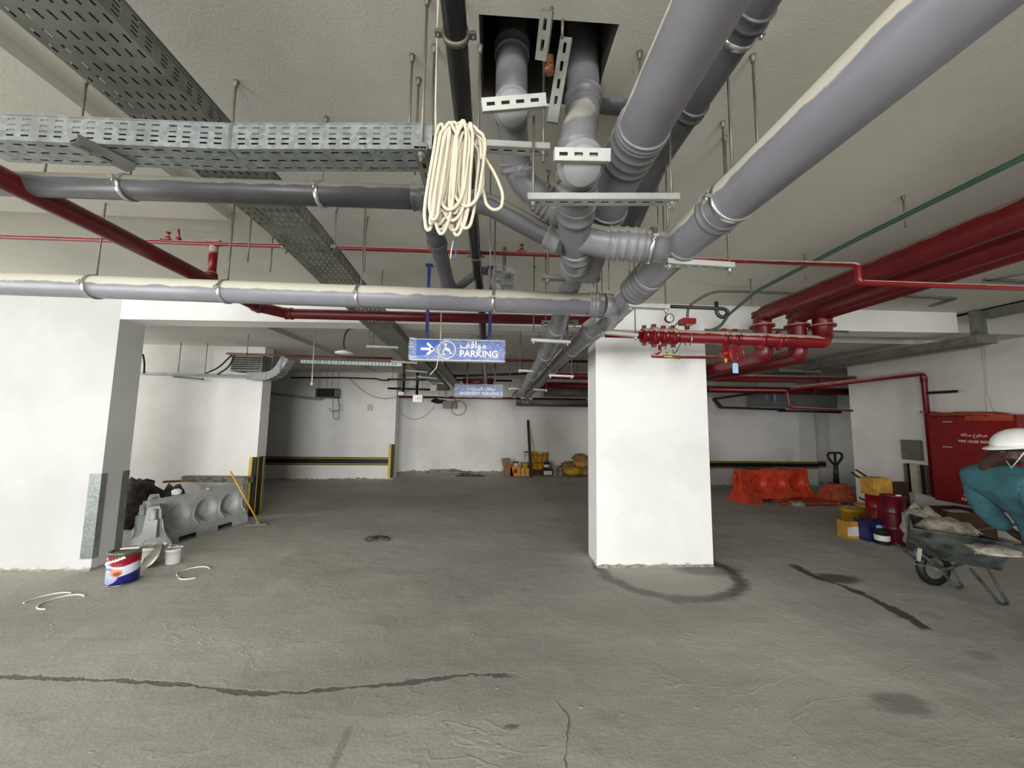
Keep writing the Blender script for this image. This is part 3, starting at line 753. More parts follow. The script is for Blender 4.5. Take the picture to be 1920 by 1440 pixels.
TX = -1.215
t = tray('cable_tray', 'wide dull perforated cable tray running away from the top left corner', [V((TX, -1.2, 2.70)), V((TX, 2.2, 2.70)), V((TX - .01, 3.9, 2.58)), V((TX - .02, 9.6, 2.33))], .29, .075, 'galv_dull')
for y in (.9, 1.7): pass
MB().box(TX - .15, 1.05, 2.76, TX + .15, 1.4, 2.765).box(TX - .15, -1, 2.775, TX + .15, 2.1, 2.777).build('tray_cover', 'galv_dull', t)
hb = [((531, 465), (632, 465), 2.4, 'pale channel under the wide tray in front of the thin red pipe'), ((688, 650), (748, 652), 4.6, 'first pale channel under the wide tray beyond the beam'),
      ((734, 678), (783, 681), 5.6, 'second pale channel under the wide tray beyond the beam'), ((761, 695), (802, 698), 6.6, 'third pale channel under the wide tray beyond the beam'),
      ((783, 706), (820, 710), 7.4, 'fourth pale channel under the wide tray beyond the beam'), ((800, 717), (832, 719), 8.2, 'fifth pale channel under the wide tray, above the beige box'),
      ((811, 741), (841, 744), 9.2, 'pale channel at the far end of the wide tray, upper one'), ((822, 747), (849, 751), 9.7, 'pale channel at the far end of the wide tray, lower one'),
      ((817, 694), (831, 695), 8.2, 'small pale channel under the narrow far tray, first'), ((827, 704), (839, 706), 9.0, 'small pale channel under the narrow far tray, second'),
      ((832, 710), (845, 712), 9.6, 'small pale channel under the narrow far tray, third')]
for a, b, y, lb in hb: hanger(at(*a, y=y), at(*b, y=y), lb, rods=(CB if y > 4 else CZ,) * 2, w=.05, group='pale channels under the wide tray', inset=.02)
# narrow bright tray
A0, A1, A2 = at(-70, 259, z=2.47), at(430, 279, z=2.47), at(812, 279, z=2.47)
off = V((0, .055, 0))
t = tray('cable_tray', 'narrow bright galvanised perforated tray crossing in front of the wide tray', [A0 + off, A1 + off, A2 + off], .11, .085, 'galv')
mc = MB()
for k in range(5): mc.tube([A0 + off + V((0, -.035 + .017 * k, .02 + .02 * (k % 3))), A1 + off + V((0, -.035 + .017 * k, .02 + .02 * ((k + 1) % 3))), A2 + off + V((-.03, -.035 + .017 * k, .03 + .012 * k))], .014, 8)
mc.build('cables', 'black', t)  # unseen black cables added so the tray slots look dark
MB().box(A1.x - .004, A1.y - .005, A1.z - .003, A1.x + .004, A1.y + .002, A1.z + .087).build('joint_plate', 'steel', t)
hanger(V((A2.x - .035, A2.y - .03, 2.455)), V((A2.x - .035, A2.y + .17, 2.455)), 'short channel under the right end of the narrow tray', rods=(CZ, CZ), inset=.02, mat='galv_dull')
x_ = at(170, 270, z=2.455).x
hanger(V((x_ - .03, A1.y - .03, 2.455)), V((x_ + .02, A1.y + .10, 2.455)), 'short dark channel under the left part of the narrow tray', rods=(None, None), mat='galv_dull')
# copper tubes leaving the tray
m = MB(); y = A2.y + .05
m.tube([V((A2.x - .06, y, 2.545)), V((A2.x + .13, y, 2.550)), at(880, 246, y=y + .05)], .006, 10).tube([V((A2.x - .06, y + .03, 2.49)), at(835, 268, y=y), at(880, 270, y=y)], .010, 10)
solo('copper_tube', m, 'copper', 'pair of copper tubes leaving the end of the narrow tray', 'pipe')
m = MB(); m.lathe([(0, 0), (.022, 0), (.022, .06), (0, .06)], at(806, 267, y=A2.y + .06), (1, 0, -.1), 16); solo('tube_insulation', m, 'black', 'short black insulation sleeve at the tray end', 'insulation')

# ---------- coiled cream cable
cc = at(885, 345, y=1.12)
t = thing('cable_coil', tuple(cc), 'hank of cream cable hanging in loops below the slab', 'cable')
random.seed(3)
m = MB()
top = at(872, 236, y=1.12)
for k in range(26):
    f = (k * 7 % 26) / 25
    xl = at(838 + 58 * f, 300, y=1.12).x - .012 + random.uniform(-.006, .006)
    wdt = .018 + .03 * random.random() + (.04 if k % 5 == 2 else 0)
    zt = at(870, 243 + abs(f - .5) * 26 + random.uniform(0, 10), y=1.12).z
    zb = at(870, random.uniform(405, 455) - (30 * max(0, f - .55)), y=1.12).z
    yo = 1.10 + random.uniform(-.03, .03) - .02 * math.sin(f * PI)
    sk = -.035 + .02 * f
    cx = xl; n = 26; pts = []
    for i in range(n):
        a = 2 * PI * i / n
        sx_ = math.cos(a); sz = math.sin(a)
        z = (zt + zb) / 2 + (zt - zb) / 2 * (abs(sz) ** .55) * (1 if sz > 0 else -1)
        spread = 1.0 - .35 * (1 if sz > .8 else 0)
        low = (zt - z) / (zt - zb)
        pts.append(V((cx + wdt * .5 * sx_ * spread + sk * low + .006 * mnoise.noise(V((k, i * .3, 0))), yo + .012 * sz * ((k % 3) - 1), z)))
    m.tube(pts, .0052, 8, closed=True)
m.build('loops', 'white_cable', t)
lp = [at(905, 290, y=1.1), at(928, 325, y=1.1), at(944, 365, y=1.1), at(940, 390, y=1.1), at(926, 395, y=1.1), at(912, 385, y=1.1), at(902, 340, y=1.1)]
MB().tube(fillet(lp, .03, 5), .0052, 8).build('loose_loop', 'white_cable', t)
MB().tube(fillet([at(846, 300, y=1.1), at(850, 255, y=1.1), at(866, 234, y=1.08), at(885, 236, y=1.08), at(900, 262, y=1.1), at(903, 300, y=1.1)], .03, 5), .0055, 8).build('tie_loop', 'white_cable', t)
for (a, b, c, mt) in (((850, 452), (846, 470), (845, 485), 'white_cable'), ((853, 452), (855, 475), (852, 488), 'blue')):
    MB().tube([at(*a, y=1.1), at(*b, y=1.1), at(*c, y=1.1)], .0018, 6).build('wire_end', mt, t)
tp = at(820, 15, z=CZ)
m = MB().tube([at(822, -10, z=2.98), at(820, 60, z=2.96), at(817, 180, z=2.78), at(817, 250, z=2.55), at(819, 345, y=1.3)], .0035, 8)
solo('hanging_cable', m, 'white_cable', 'single thin cream cable running along the left of the black pipe', 'cable')
m = MB().cyl(at(827, 232, y=1.45), at(824, 350, y=1.62), .004, 8); solo('threaded_rod', m, 'rod', 'rod behind the coiled cable holding the dark pipe end', 'rod', 'loose threaded rods hanging from the slab')
tq = at(918, 395, y=1.9); m = MB().cyl(V((tq.x, tq.y, CZ)), at(919, 545, y=1.95), .003, 6); solo('wire', m, 'rod', 'thin wire below the coiled cable', 'cable')
# ================================================================== red fire pipes
def redpipe(label, pts, r, mat='red', rad=.08, fits=(), seg=20, name='fire_pipe', grp=None, clamps=()):
    pts = [V(p) for p in pts]; c = (pts[0] + pts[-1]) / 2
    t = thing(name, tuple(c), label, 'pipe', grp)
    path = fillet(pts, rad) if len(pts) > 2 else pts
    MB().tube(path, r, seg).build('pipe', mat, t)
    for (p, d, ln) in fits:
        d = V(d).normalized(); p = V(p)
        MB().lathe([(r, 0), (r + .006, .0), (r + .009, ln * .12), (r + .006, ln * .25), (r + .006, ln * .75), (r + .009, ln * .88), (r + .006, ln), (r, ln)], p - d * ln / 2, d, seg).build('coupling', mat, t)
    return t
def sprinkler_plug(t, p, mat='red'):
    MB().lathe([(.016, 0), (.016, .02), (.011, .022), (.011, .04), (.018, .042), (.018, .05), (0, .05)], p, (0, 0, 1), 12).build('plug', mat, t)
# R1 long run going away on the left, elbow, R2 across
R1x = -2.10; za = at(300, 480, x=R1x).z
e1 = at(507, 590, x=R1x); e1.z = za - .02
R2b = at(1118, 602, y=e1.y + .02)
t = redpipe('thick deep red pipe running down from the left edge and turning across behind the long grey pipe', [V((R1x, -1.5, za)), V((R1x, 2, za)), e1 - V((0, .18, 0)), e1 + V((.14, .02, 0)), R2b], .048, 'red_dark', .05,
            fits=[(e1 + V((.16, .02, 0)), (1, 0, 0), .07), (e1 - V((0, .2, 0)), (0, 1, 0), .07), (R2b - V((.05, 0, 0)), (1, 0, 0), .07)])
t['label'] = 'thick deep red pipe from the left edge turning across behind the long grey pipe'
# R3 thin branch with tee and stub
YR3 = 2.78
a, b = at(-60, 442, y=YR3), at(1608, 497, y=1.95); tee = at(402, 456, y=YR3)
t = redpipe('thin red pipe crossing the whole picture close under the slab, with a tee', [a, at(1400, 490, y=2.72), b, b + V((0, 0, -.105)), V((b.x + 3.6, b.y - .02, b.z - .115))], .016, 'red', .03, fits=[(tee, (1, 0, 0), .10), (at(312, 452, y=YR3), (1, 0, 0), .06), (at(978, 474, y=YR3), (1, 0, 0), .07)], seg=14)
jt = V((R1x, tee.y, za + .04)); tt = V((tee.x, tee.y, tee.z))
MB().tube([tt, V((tee.x, tee.y, za + .03))], .028, 16).lathe([(.04, -.01), (.04, .02), (.03, .03)], V((tee.x, tee.y, za + .04)), (0, 0, 1), 16).build('tee_branch', 'red', t)
for px, py in ((314, 447), (978, 470)): sprinkler_plug(t, at(px, py, y=YR3))
MB().cyl(at(335, 430, y=YR3), at(337, 450, y=YR3), .006, 8).lathe([(0, 0), (.02, .004), (.014, .02)], at(335, 450, y=YR3), (0, 0, 1), 10).build('hanger_rod', 'red_clean', t)
# three red headers running away at the right, each with an elbow down into the valve header
YM = 3.3
ma, mb_ = at(1140, 625, y=YM), at(1545, 640, y=YM)
hdr = thing('valve_header', tuple((ma + mb_) / 2), 'dusty red header pipe with couplings crossing in front of the pillar top', 'pipe')
mp = [at(1205, 628, y=YM), at(1535, 641, y=YM)]
MB().tube([at(1135, 625, y=YM), at(1215, 628, y=YM)], .038, 20).build('inlet_pipe', 'red', hdr)
MB().tube(fillet([mp[0], mp[1], mp[1] + V((.05, .0, .0)), mp[1] + V((.085, 0, .20))], .07), .060, 26).build('pipe', 'red', hdr)
u = (mp[1] - mp[0]).normalized()
for px, r, ln in ((1208, .068, .05), (1226, .082, .06), (1244, .072, .06), (1262, .078, .05), (1358, .068, .06), (1378, .068, .06), (1428, .066, .05), (1460, .066, .05)):
    p = at(px, 629 + (px - 1205) * .038, y=YM)
    m = MB().lathe([(.05, -.5 * ln), (r, -.5 * ln), (r, .5 * ln), (.05, .5 * ln)], p, u, 28)
    for k in (-1, 1):
        m.obox(p + V((0, -.0, k * (r + .012))), u * ln * .3, (0, .016, 0), (0, 0, .014)).cyl(p + V((0, -.03, k * (r + .012))), p + V((0, .03, k * (r + .012))), .006, 8)
    m.obox(p + V((0, -(r + .006), -.012)), u * ln * .22, (0, .012, 0), (0, 0, .02)).build('coupling', 'red', hdr)
    MB().cyl(p + V((0, -(r + .022), -.012)), p + V((0, -(r + .002), -.012)), .008, 8).build('bolt', 'steel', hdr)
MB().torus(at(1290, 636, y=YM), u, .068, .006, 26, 8).build('earth_strap', 'steel', hdr)
rx = []
for i, (px, py) in enumerate(((1428, 600), (1493, 597), (1540, 592))):
    s = at(px, py, y=YM + (.12 if i < 2 else 0))
    x = s.x; z0 = 2.66 + .0 * i
    top = V((x, s.y, z0)); low = V((x, s.y, mp[1].z + .03)) if i == 2 else V((x, s.y, at(px, 648, y=s.y).z))
    pts = [V((x, -2.5, z0)), V((x, s.y, z0)), low]
    if i < 2: pts += [low + V((0, .0, -.10)), low + V((0, .9, -.12)), low + V((-.25, 5.4, -.12))]
    lb = ('leftmost of the three thick red pipes coming from the upper right', 'middle one of the three thick red pipes from the upper right', 'rightmost of the three thick red pipes, joining the end of the valve header')[i]
    t = redpipe(lb, pts, .078, 'red_dark', .11, seg=26, fits=[(V((x, s.y, at(px, 590, y=s.y).z)), (0, 0, 1), .05), (V((x, 1.0, z0)), (0, 1, 0), .08)])
    m = MB(); zf = at(px, 612, y=s.y).z
    m.lathe([(.078, -.012), (.108, -.012), (.108, .012), (.078, .012)], V((x, s.y, zf)), (0, 0, 1), 24)
    m.build('flange', 'red', t)
# gauge, flow switch, butterfly valve, drain line
t = thing('pressure_gauge', tuple(at(1255, 618, y=YM)), 'round pressure gauge standing on the red header', 'gauge')
g = at(1255, 597, y=YM - .02); MB().cyl(at(1255, 622, y=YM), g, .008, 10).lathe([(.02, 0), (.02, .02), (.008, .03)], at(1255, 621, y=YM), (0, 0, 1), 10).build('stem', 'steel', t)
MB().lathe([(0, .02), (.040, .02), (.042, 0), (.042, -.014), (.037, -.014), (.037, -.008), (0, -.008)], g, (0, 1, .1), 28).build('case', 'black', t)
MB().lathe([(.036, 0), (.036, .001), (0, .001)], g + V((0, -.010, 0)), (0, -1, -.1), 28).build('dial', 'gauge_face', t)
MB().bar(g + V((-.012, -.0135, -.01)), g + V((.02, -.0135, .02)), .003, .002).build('pointer', 'black', t)
t = thing('flow_switch', tuple(at(1288, 610, y=YM)), 'red box with rounded corners on top of the red header beside the gauge', 'flow switch')
p = at(1288, 604, y=YM); m = MB(); pl = [(-.063, -.026), (.063, -.026), (.066, .02), (.058, .028), (-.058, .028), (-.066, .02)]
m.prism(pl, p + V((0, -.045, 0)), (1, 0, 0), (0, 0, 1), (0, .09, 0)); m.build('housing', 'red_clean', t)
MB().cyl(p + V((0, 0, -.07)), p + V((0, 0, -.02)), .022, 14).build('neck', 'red', t)
MB().tube(fillet([p + V((-.03, -.03, -.025)), p + V((-.08, -.06, -.05)), p + V((-.12, -.06, -.02)), p + V((-.14, -.05, -.05))], .03), .005, 8).build('cable', 'black', t)
t = thing('butterfly_valve', tuple(at(1362, 650, y=YM - .05)), 'red valve with a spoked handwheel hanging under the red header', 'valve')
p = at(1363, 663, y=YM - .08)
MB().cyl(at(1361, 640, y=YM - .03), at(1362, 672, y=YM - .06), .022, 14).build('stem', 'red_clean', t)
MB().lathe([(0, -.05), (.03, -.05), (.038, -.03), (.038, .03), (.03, .05), (0, .05)], p, (1, 0, .05), 16).obox(p + V((.03, -.01, 0)), (.045, 0, 0), (0, .03, 0), (0, 0, .028)).build('gearbox', 'red_clean', t)
w = at(1382, 664, y=YM - .2); ax = V((.25, -1, .05))
hw = MB().torus(w, ax, .074, .009, 30, 10)
hw.build('handwheel', 'red_clean', t)
hu = ax.normalized(); a1 = hu.cross(V((0, 0, 1))).normalized(); a2 = hu.cross(a1); m = MB()
for k in range(3):
    an = PI / 2 + k * 2 * PI / 3 + .25; m.tube([w + hu * -.008, w + (a1 * math.cos(an) + a2 * math.sin(an)) * .072], .006, 8)
m.lathe([(0, -.02), (.014, -.018), (.014, .012), (0, .014)], w, hu, 12).tube([w, p], .009, 8); m.build('spokes', 'red_clean', t)
MB().cyl(at(1361, 672, y=YM - .08), at(1361, 680, y=YM - .08), .011, 10).build('drain_plug', 'yellow', t)
m = MB(); q = at(1379, 690, y=YM - .2); m.prism([(-.025, -.045), (.025, -.045), (.025, .035), (.015, .045), (-.015, .045), (-.025, .035)], q, (1, 0, 0), (0, 0, 1), (0, .003, 0))
tg = solo('tag', m, 'tag', 'pale blue tag hanging from the red handwheel', 'tag')
dl = [at(1237, 636, y=YM), at(1237, 660, y=YM - .0), at(1222, 668, y=YM - .1), at(1250, 669, y=YM - .1), at(1345, 670, y=YM - .08)]
t = redpipe('thin red drain line below the header with a brass test valve', dl, .014, 'red', .02, seg=12)
MB().cyl(at(1243, 668, y=YM - .1), at(1275, 670, y=YM - .1), .016, 12).cyl(at(1250, 660, y=YM - .1), at(1250, 668, y=YM - .1), .008, 8).bar(at(1243, 661, y=YM - .1), at(1262, 660, y=YM - .1), .012, .004).build('test_valve', 'brass', t)
m = MB()
m.tube(fillet([at(1247, 655, y=YM + .05), at(1255, 634, y=YM + .05), at(1262, 645, y=YM + .02), at(1278, 640, y=YM), at(1268, 660, y=YM), at(1262, 664, y=YM), at(1262, 656, y=YM)], .02), .004, 8)
solo('cable', m, 'black', 'loop of black cable below the flow switch', 'cable')

# other red pipes deeper in
def frontal(label, px0, py0, px1, py1, y, r, mat='red', **k):
    a, b = at(px0, py0, y=y), at(px1, py1, y=y); t = redpipe(label, [a, b], r, mat, **k)
    for f in (.12, .88):
        q = a.lerp(b, f); MB().cyl(q, V((q.x, q.y, CB)), .006, 6).torus(q, (1, 0, 0), r + .004, .004, 16, 6).build('hanger_rod', 'rod', t)
    return t
frontal('dusty red pipe crossing behind the pillar under the back slab, right side', 1000, 703, 1600, 712, 6.6, .075)
frontal('deep red pipe lower behind the pillar, right side', 1010, 722, 1590, 735, 7.4, .075, 'red_dark')
frontal('thin dusty pipe line above the far red pipe, right side', 1330, 683, 1560, 689, 6.3, .016, 'galv_dull')
frontal('thin red pipe across the middle bay behind the blue sign', 800, 673, 1110, 678, 6.0, .022, 'red_dark')
frontal('thin red pipe along the top of the back wall', 748, 744, 1100, 749, 10.2, .028, 'red_dark')
frontal('thin red pipe under the left bay slab', 425, 663, 735, 672, 5.4, .015, 'red_dark')
frontal('thin dark line pipe above the far white boxes', 727, 711, 800, 712, 8.8, .02, 'black_pvc')
redpipe('pair member of red pipes running away beside the large grey drain, upper', [at(1118, 603, y=3.7), at(1080, 655, y=4.6), at(1040, 700, y=7.0)], .04, 'red_dark', .1)['label'] = 'red pipe running away beside the large grey drain, left of the pillar'
frontal('short thick dark red pipe group behind the far sign', 868, 716, 925, 716, 8.6, .09, 'red_dark')
# thin red hose reel feed on the right
YH = 7.0
p0, p1 = at(1330, 731, y=YH - 1.0), at(1476, 733, y=YH - 1.0)
redpipe('thin pink-red pipe with elbows in front of the dark duct on the right', [p0, p1, at(1480, 764, y=YH - 1.0), at(1598, 770, y=YH - 1.0)], .02, 'red', .05, seg=12)
XH = XR - .16
ra, rb = at(1482, 729, x=XH - 1.9), at(1731, 700, x=XH)
rb2 = V((rb.x, rb.y, 0)); 
t = redpipe('red pipe along the right wall turning down into a riser by the red cabinet', [ra, rb, rb + V((0, 0, -2.0))], .038, 'red', .07, fits=[(rb + V((0, -.0, -.1)), (0, 0, 1), .09)], seg=18)
MB().bar(rb + V((0, -.02, -.33)), rb + V((.0, -.42, -.33)), .04, .04).build('bracket', 'black', t)
MB().bar(rb + V((-.08, .02, -.64)), rb + V((.12, -.02, -.64)), .03, .03).build('bracket', 'galv_dull', t)
# green and grey conduits
m = MB().tube(fillet([V((2.28, -1.2, 2.76)), V((2.28, 2.1, 2.76)), V((2.28, 3.0, 2.74)), at(1365, 591, y=3.5), at(1362, 596, y=3.5), at(1350, 613, y=3.6), at(1325, 622, y=3.6)], .06), .014, 12)
solo('conduit', m, 'green', 'green conduit running away from the right edge above the red pipes', 'conduit')
m = MB().tube(fillet([at(1290, 610, y=3.6), at(1288, 575, y=3.6), at(1335, 546, y=3.6), at(1400, 547, y=3.6), at(1500, 551, y=3.6)], .12), .014, 12)
solo('conduit', m, 'conduit', 'grey conduit bending up from the flow switch to the slab', 'conduit')
m = MB().tube(fillet([at(1246, 574, y=2.12), at(1358, 579, y=2.12), at(1366, 585, y=2.12), at(1357, 597, y=2.12), at(1344, 590, y=2.12), at(1343, 566, y=2.12)], .035), .011, 12)
solo('conduit', m, 'black', 'black rubber covered tube ending in a hook near the slab', 'tube')
m = MB().tube([at(1420, 617, y=3.9), at(1590, 622, y=3.9)], .012, 10); solo('conduit', m, 'conduit', 'thin conduit along the beam behind the red stubs', 'conduit')

# ================================================================== ducts and trays, right and back
def strip(label, pts, w, h, mat='galv_dull', name='cable_trunking'):
    m = MB()
    for a, b in zip(pts[:-1], pts[1:]):
        m.bar(a, b, w, h)
    return solo(name, m, mat, label, 'trunking')
tx = 5.75
q1, q2 = at(1826, 590, x=6.0), at(1960, 545, x=6.0)
m = MB(); m.box(5.92, -2.0, 2.9, 6.08, 4.1, 2.99); m.box(5.84, 4.06, zr - .14, 5.96, 4.14, 2.99); 
m.box(5.72, 4.0, zr - .17, 5.98, 6.8, zr - .07)
solo('cable_trunking', m, 'galv_dull', 'grey trunking stepping down past the end of the beam along the right side', 'trunking')
m = MB(); y_ = 6.5
m.box(5.3, 6.5, zr - .2, 6.1, 7.0, zr - .06); solo('junction_box', m, 'galv_dull', 'grey box where the right hand trunking ends', 'box')
# dark duct frames behind the pillar on the right
t = thing('air_duct', tuple(at(1450, 745, y=8)), 'dark grey duct with flange frames under the back slab', 'duct')
MB().hexa([at(1400, 762, y=8.4), at(1570, 768, y=8.4), at(1570, 768, y=7.6), at(1400, 762, y=7.6)], [at(1400, 738, y=8.4), at(1570, 738, y=8.4), at(1570, 738, y=7.6), at(1400, 738, y=7.6)]).build('duct_body', 'dark_pvc', t)
m = MB()
for a, b in (((1338, 748), (1352, 764)), ((1352, 764), (1470, 768)), ((1338, 748), (1450, 732)), ((1460, 770), (1575, 773))): m.bar(at(*a, y=7.6), at(*b, y=7.6), .08, .05)
m.build('frame', 'black_pvc', t)
for px in (1420, 1550):
    q = at(px, 740, y=8.0); MB().cyl(q, V((q.x, q.y, CB)), .008, 6).build('hanger_rod', 'rod', t)
MB().bar(at(1451, 734, y=7.5), at(1453, 752, y=7.5), .04, .02).build('bracket', 'steel', t)
# transverse dark pipe at back
frontal('dark grey pipe across the back bay above the leaning pole', 968, 755, 1140, 758, 9.1, .085, 'dark_pvc', seg=24, name='drain_pipe', fits=[(at(985, 755, y=9.1), (1, 0, 0), .2)])
frontal('upper dark duct across the back bay left of the pillar', 1020, 735, 1140, 738, 9.6, .12, 'galv_dull', seg=24, name='air_duct')
# second, narrower tray right of the wide one in the back bays
t = tray('cable_tray', 'second narrower dark tray running away behind the blue sign', [at(800, 660, z=2.6), at(868, 738, z=2.35)], .2, .06, 'galv_dull')
# left bay: perforated trunk along the wall
yb = YB1 - .25
pts = [at(258, 700, y=yb), at(470, 706, y=yb), at(515, 702, y=yb)]
t = thing('cable_tray', tuple(pts[0]), 'galvanised tray along the bay wall curving up at its right end', 'cable tray')
MB().bar(pts[0], pts[1], .20, .035).build('tray_body', 'galv', t)
cvz = fillet([pts[1], at(520, 706, y=yb), at(541, 672, y=yb)], .3); m = MB()
for a, b in zip(cvz[:-1], cvz[1:]): m.bar(a, b, .2, .12)
m.build('tray_bend', 'galv', t)
MB().bar(at(525, 698, y=yb - .12), at(531, 670, y=yb - .12), .06, .02).build('cover_strip', 'steel', t)
MB().bar(at(326, 706, y=yb - .1), at(380, 711, y=yb - .1), .05, .03).build('support_bracket', 'galv_dull', t)
t = thing('cable_tray_bundle', tuple(at(478, 682, y=yb)), 'dark louvred metal box above the bay wall tray', 'box'); t.name = 'metal_box'
m = MB(); c0, c1 = at(440, 697, y=yb), at(500, 668, y=yb)
m.box(c0.x, yb - .1, c0.z, c1.x, yb + .15, c1.z); m.build('box_body', 'galv_dull', t)
m = MB()
for k in range(6): m.box(c0.x + .02, yb - .108, c0.z + .03 + k * .035, c1.x - .02, yb - .1, c0.z + .045 + k * .035)
m.build('slats', 'black_pvc', t)
for lb, P in (('left black cable rising from the bay wall tray', [(270, 700), (271, 680), (268, 664)]), ('upper black cable looping down from the metal box', [(385, 700), (410, 690), (436, 664)]), ('lower black cable looping down from the metal box', [(408, 702), (430, 688), (440, 666)])):
    m = MB().tube(fillet([at(*p, y=yb - .1) for p in P], .15), .012, 8); solo('cable', m, 'black', lb, 'cable')
for px, lb in ((334, 'thin rod holding the bay wall tray, left one'), (384, 'thin rod holding the bay wall tray, right one')):
    a = at(px, 700, y=yb); m = MB().cyl(a, V((a.x, a.y, CB)), .005, 8); solo('threaded_rod', m, 'rod', lb, 'rod')
# hanging dish lamp with its cord
t = thing('dish_lamp', tuple(at(645, 664, y=4.9)), 'white dish shaped lamp hanging on a black cord', 'lamp')
c = at(645, 662, y=4.9); MB().lathe([(.0, .045), (.02, .045), (.03, .03), (.08, .022), (.115, .002), (.112, -.006), (0, -.01)], c, (0, 0, 1), 32).build('shade', 'white', t)
MB().tube(fillet([c + V((0, 0, .04)), at(644, 640, y=4.9), at(650, 616, y=4.9), at(692, 614, y=4.9)], .16), .010, 8).build('cord', 'black', t)
t = tray('cable_tray', 'thin bright perforated rail under the left bay slab', [at(565, 681, y=5.6), at(754, 687, y=5.6)], .06, .045, 'galv')
m = MB().cyl(at(586, 694, y=5.3), V((at(586, 694, y=5.3).x, 5.3, CB)), .006, 8).lathe([(0, -.0), (.018, .0), (.018, -.05), (0, -.05)], at(585, 716, y=5.3), (0, 0, 1), 10)
m.cyl(at(585, 716, y=5.3), at(586, 694, y=5.3), .008, 8); solo('threaded_rod', m, 'beige', 'pale rod hanging in front of the banded wall', 'rod')
# corridor wall services
t = thing('cable_tray', tuple(at(570, 738, y=9.6)), 'dull tray along the banded wall with an open metal end box', 'cable tray')
MB().bar(at(500, 737, y=9.0), at(600, 748, y=9.6), .2, .05).build('tray_body', 'galv_dull', t)
m = MB(); a, b = at(596, 746, y=9.6), at(634, 729, y=9.6)
for x in (a.x, b.x - .02): m.box(x, 9.45, a.z, x + .02, 9.7, b.z)
m.box(a.x, 9.45, a.z, b.x, 9.7, a.z + .02).box(a.x, 9.45, b.z - .02, b.x, 9.7, b.z).box(a.x, 9.69, a.z, b.x, 9.7, b.z); m.build('end_box', 'galv_dull', t)
m = MB().box(a.x + .03, 9.5, a.z + .03, b.x - .03, 9.68, b.z - .03); m.build('box_inside', 'black', t)
for px in (598, 612, 622, 634):
    q = at(px, 728, y=9.6); MB().cyl(q, V((q.x, q.y, CB)), .006, 6).build('rod', 'rod', t)
m = MB().tube(fillet([at(624, 743, y=9.5), at(625, 786, y=9.5), at(636, 786, y=9.5), at(635, 750, y=9.5)], .12), .008, 8).tube(fillet([at(617, 766, y=9.5), at(622, 772, y=9.5), at(640, 768, y=9.5), at(632, 744, y=9.5)], .1), .008, 8)
solo('cable', m, 'conduit', 'loose grey cable loops hanging below the open end box', 'cable')
m = MB().tube([at(545, 708, y=9.7), at(640, 708, y=9.7), at(705, 710, y=9.7), at(715, 713, y=9.7), at(730, 713, y=9.7)], .018, 8); solo('conduit', m, 'black', 'black conduit line above the banded wall', 'conduit')
a = at(690, 758, y=YC); m = MB().box(a.x, YC - .05, a.z - .17, a.x + .13, YC, a.z); solo('wall_box', m, 'beige', 'small pale box on the banded wall', 'box')
def sag(p, q, dip, r=.006, n=14): return [p.lerp(q, i / n) - V((0, 0, dip * 4 * (i / n) * (1 - i / n))) for i in range(n + 1)]
m = MB().tube(sag(at(655, 709, y=9.7), at(800, 702, y=9.7), .58), .006, 6); solo('cable', m, 'conduit', 'thin pale cable sagging in front of the banded wall', 'cable')
m = MB().tube(sag(at(752, 775, y=YD - .05), at(815, 762, y=YD - .05), .28), .006, 6); solo('cable', m, 'conduit', 'thin cable sagging on the back wall', 'cable')
m = MB().tube([at(826, 640, y=3.0), at(824, 662, y=3.0), at(818, 690, y=3.0), at(806, 703, y=3.0)], .004, 6).tube([at(826, 640, y=3.0), V((at(826, 600, y=3.0).x, 3.0, CZ))], .004, 6)
solo('cable', m, 'white_cable', 'thin pale cable hanging past the blue sign', 'cable')
# two drop conduits with white boxes
for x0_, y0_, x1_, y1_, bx0, by0, bx1, by1, yy, lb in ((758, 695, 755, 735, 748, 735, 758, 741, 8.2, 'small white box at the end of a drop conduit'), (783, 702, 784, 741, 775, 741, 793, 754, 7.4, 'larger white socket box at the end of a drop conduit')):
    t = thing('socket_box', tuple(at(bx0, by1, y=yy)), lb, 'box')
    a, b = at(bx0, by1, y=yy), at(bx1, by0, y=yy); MB().box(a.x, yy - .06, a.z, b.x, yy + .06, b.z).build('box_body', 'white', t)
    MB().torus(((a.x + b.x) / 2 + .03, yy - .062, (a.z + b.z) / 2), (0, 1, 0), .03, .006, 18, 6).build('socket_ring', 'beige', t)
    q = at(x0_, y0_, y=yy); MB().cyl(V((q.x, yy, b.z)), V((q.x, yy, CB)), .028, 10).build('conduit', 'black_pvc', t)
a, b = at(808, 734, y=8.6), at(820, 722, y=8.6); m = MB().box(a.x, 8.5, a.z, b.x, 8.62, b.z); solo('junction_box', m, 'beige', 'beige junction box by the far end of the wide tray', 'box')
t = thing('distribution_box', tuple(at(846, 765, y=9.9)), 'grey box hanging at the far end of the wide tray', 'box')
a, b = at(831, 766, y=9.9), at(857, 752, y=9.9); MB().box(a.x, 9.8, a.z, b.x, 10.05, b.z).build('box_body', 'grey_box', t)
MB().blob(at(824, 752, y=9.9), .2, .1, .06, amp=.3).build('cable_bundle', 'black', t)
MB().cyl(at(835, 752, y=9.9), V((at(835, 752, y=9.9).x, 9.9, CB)), .012, 6).cyl(at(853, 752, y=9.9), V((at(853, 752, y=9.9).x, 9.9, CB)), .012, 6).build('rod', 'rod', t)
m = MB().torus(at(860, 765, y=9.8), (0, 1, 0), .19, .008, 30, 6); solo('cable_ring', m, 'black', 'round loop of thin black cable hanging on the back wall', 'cable')
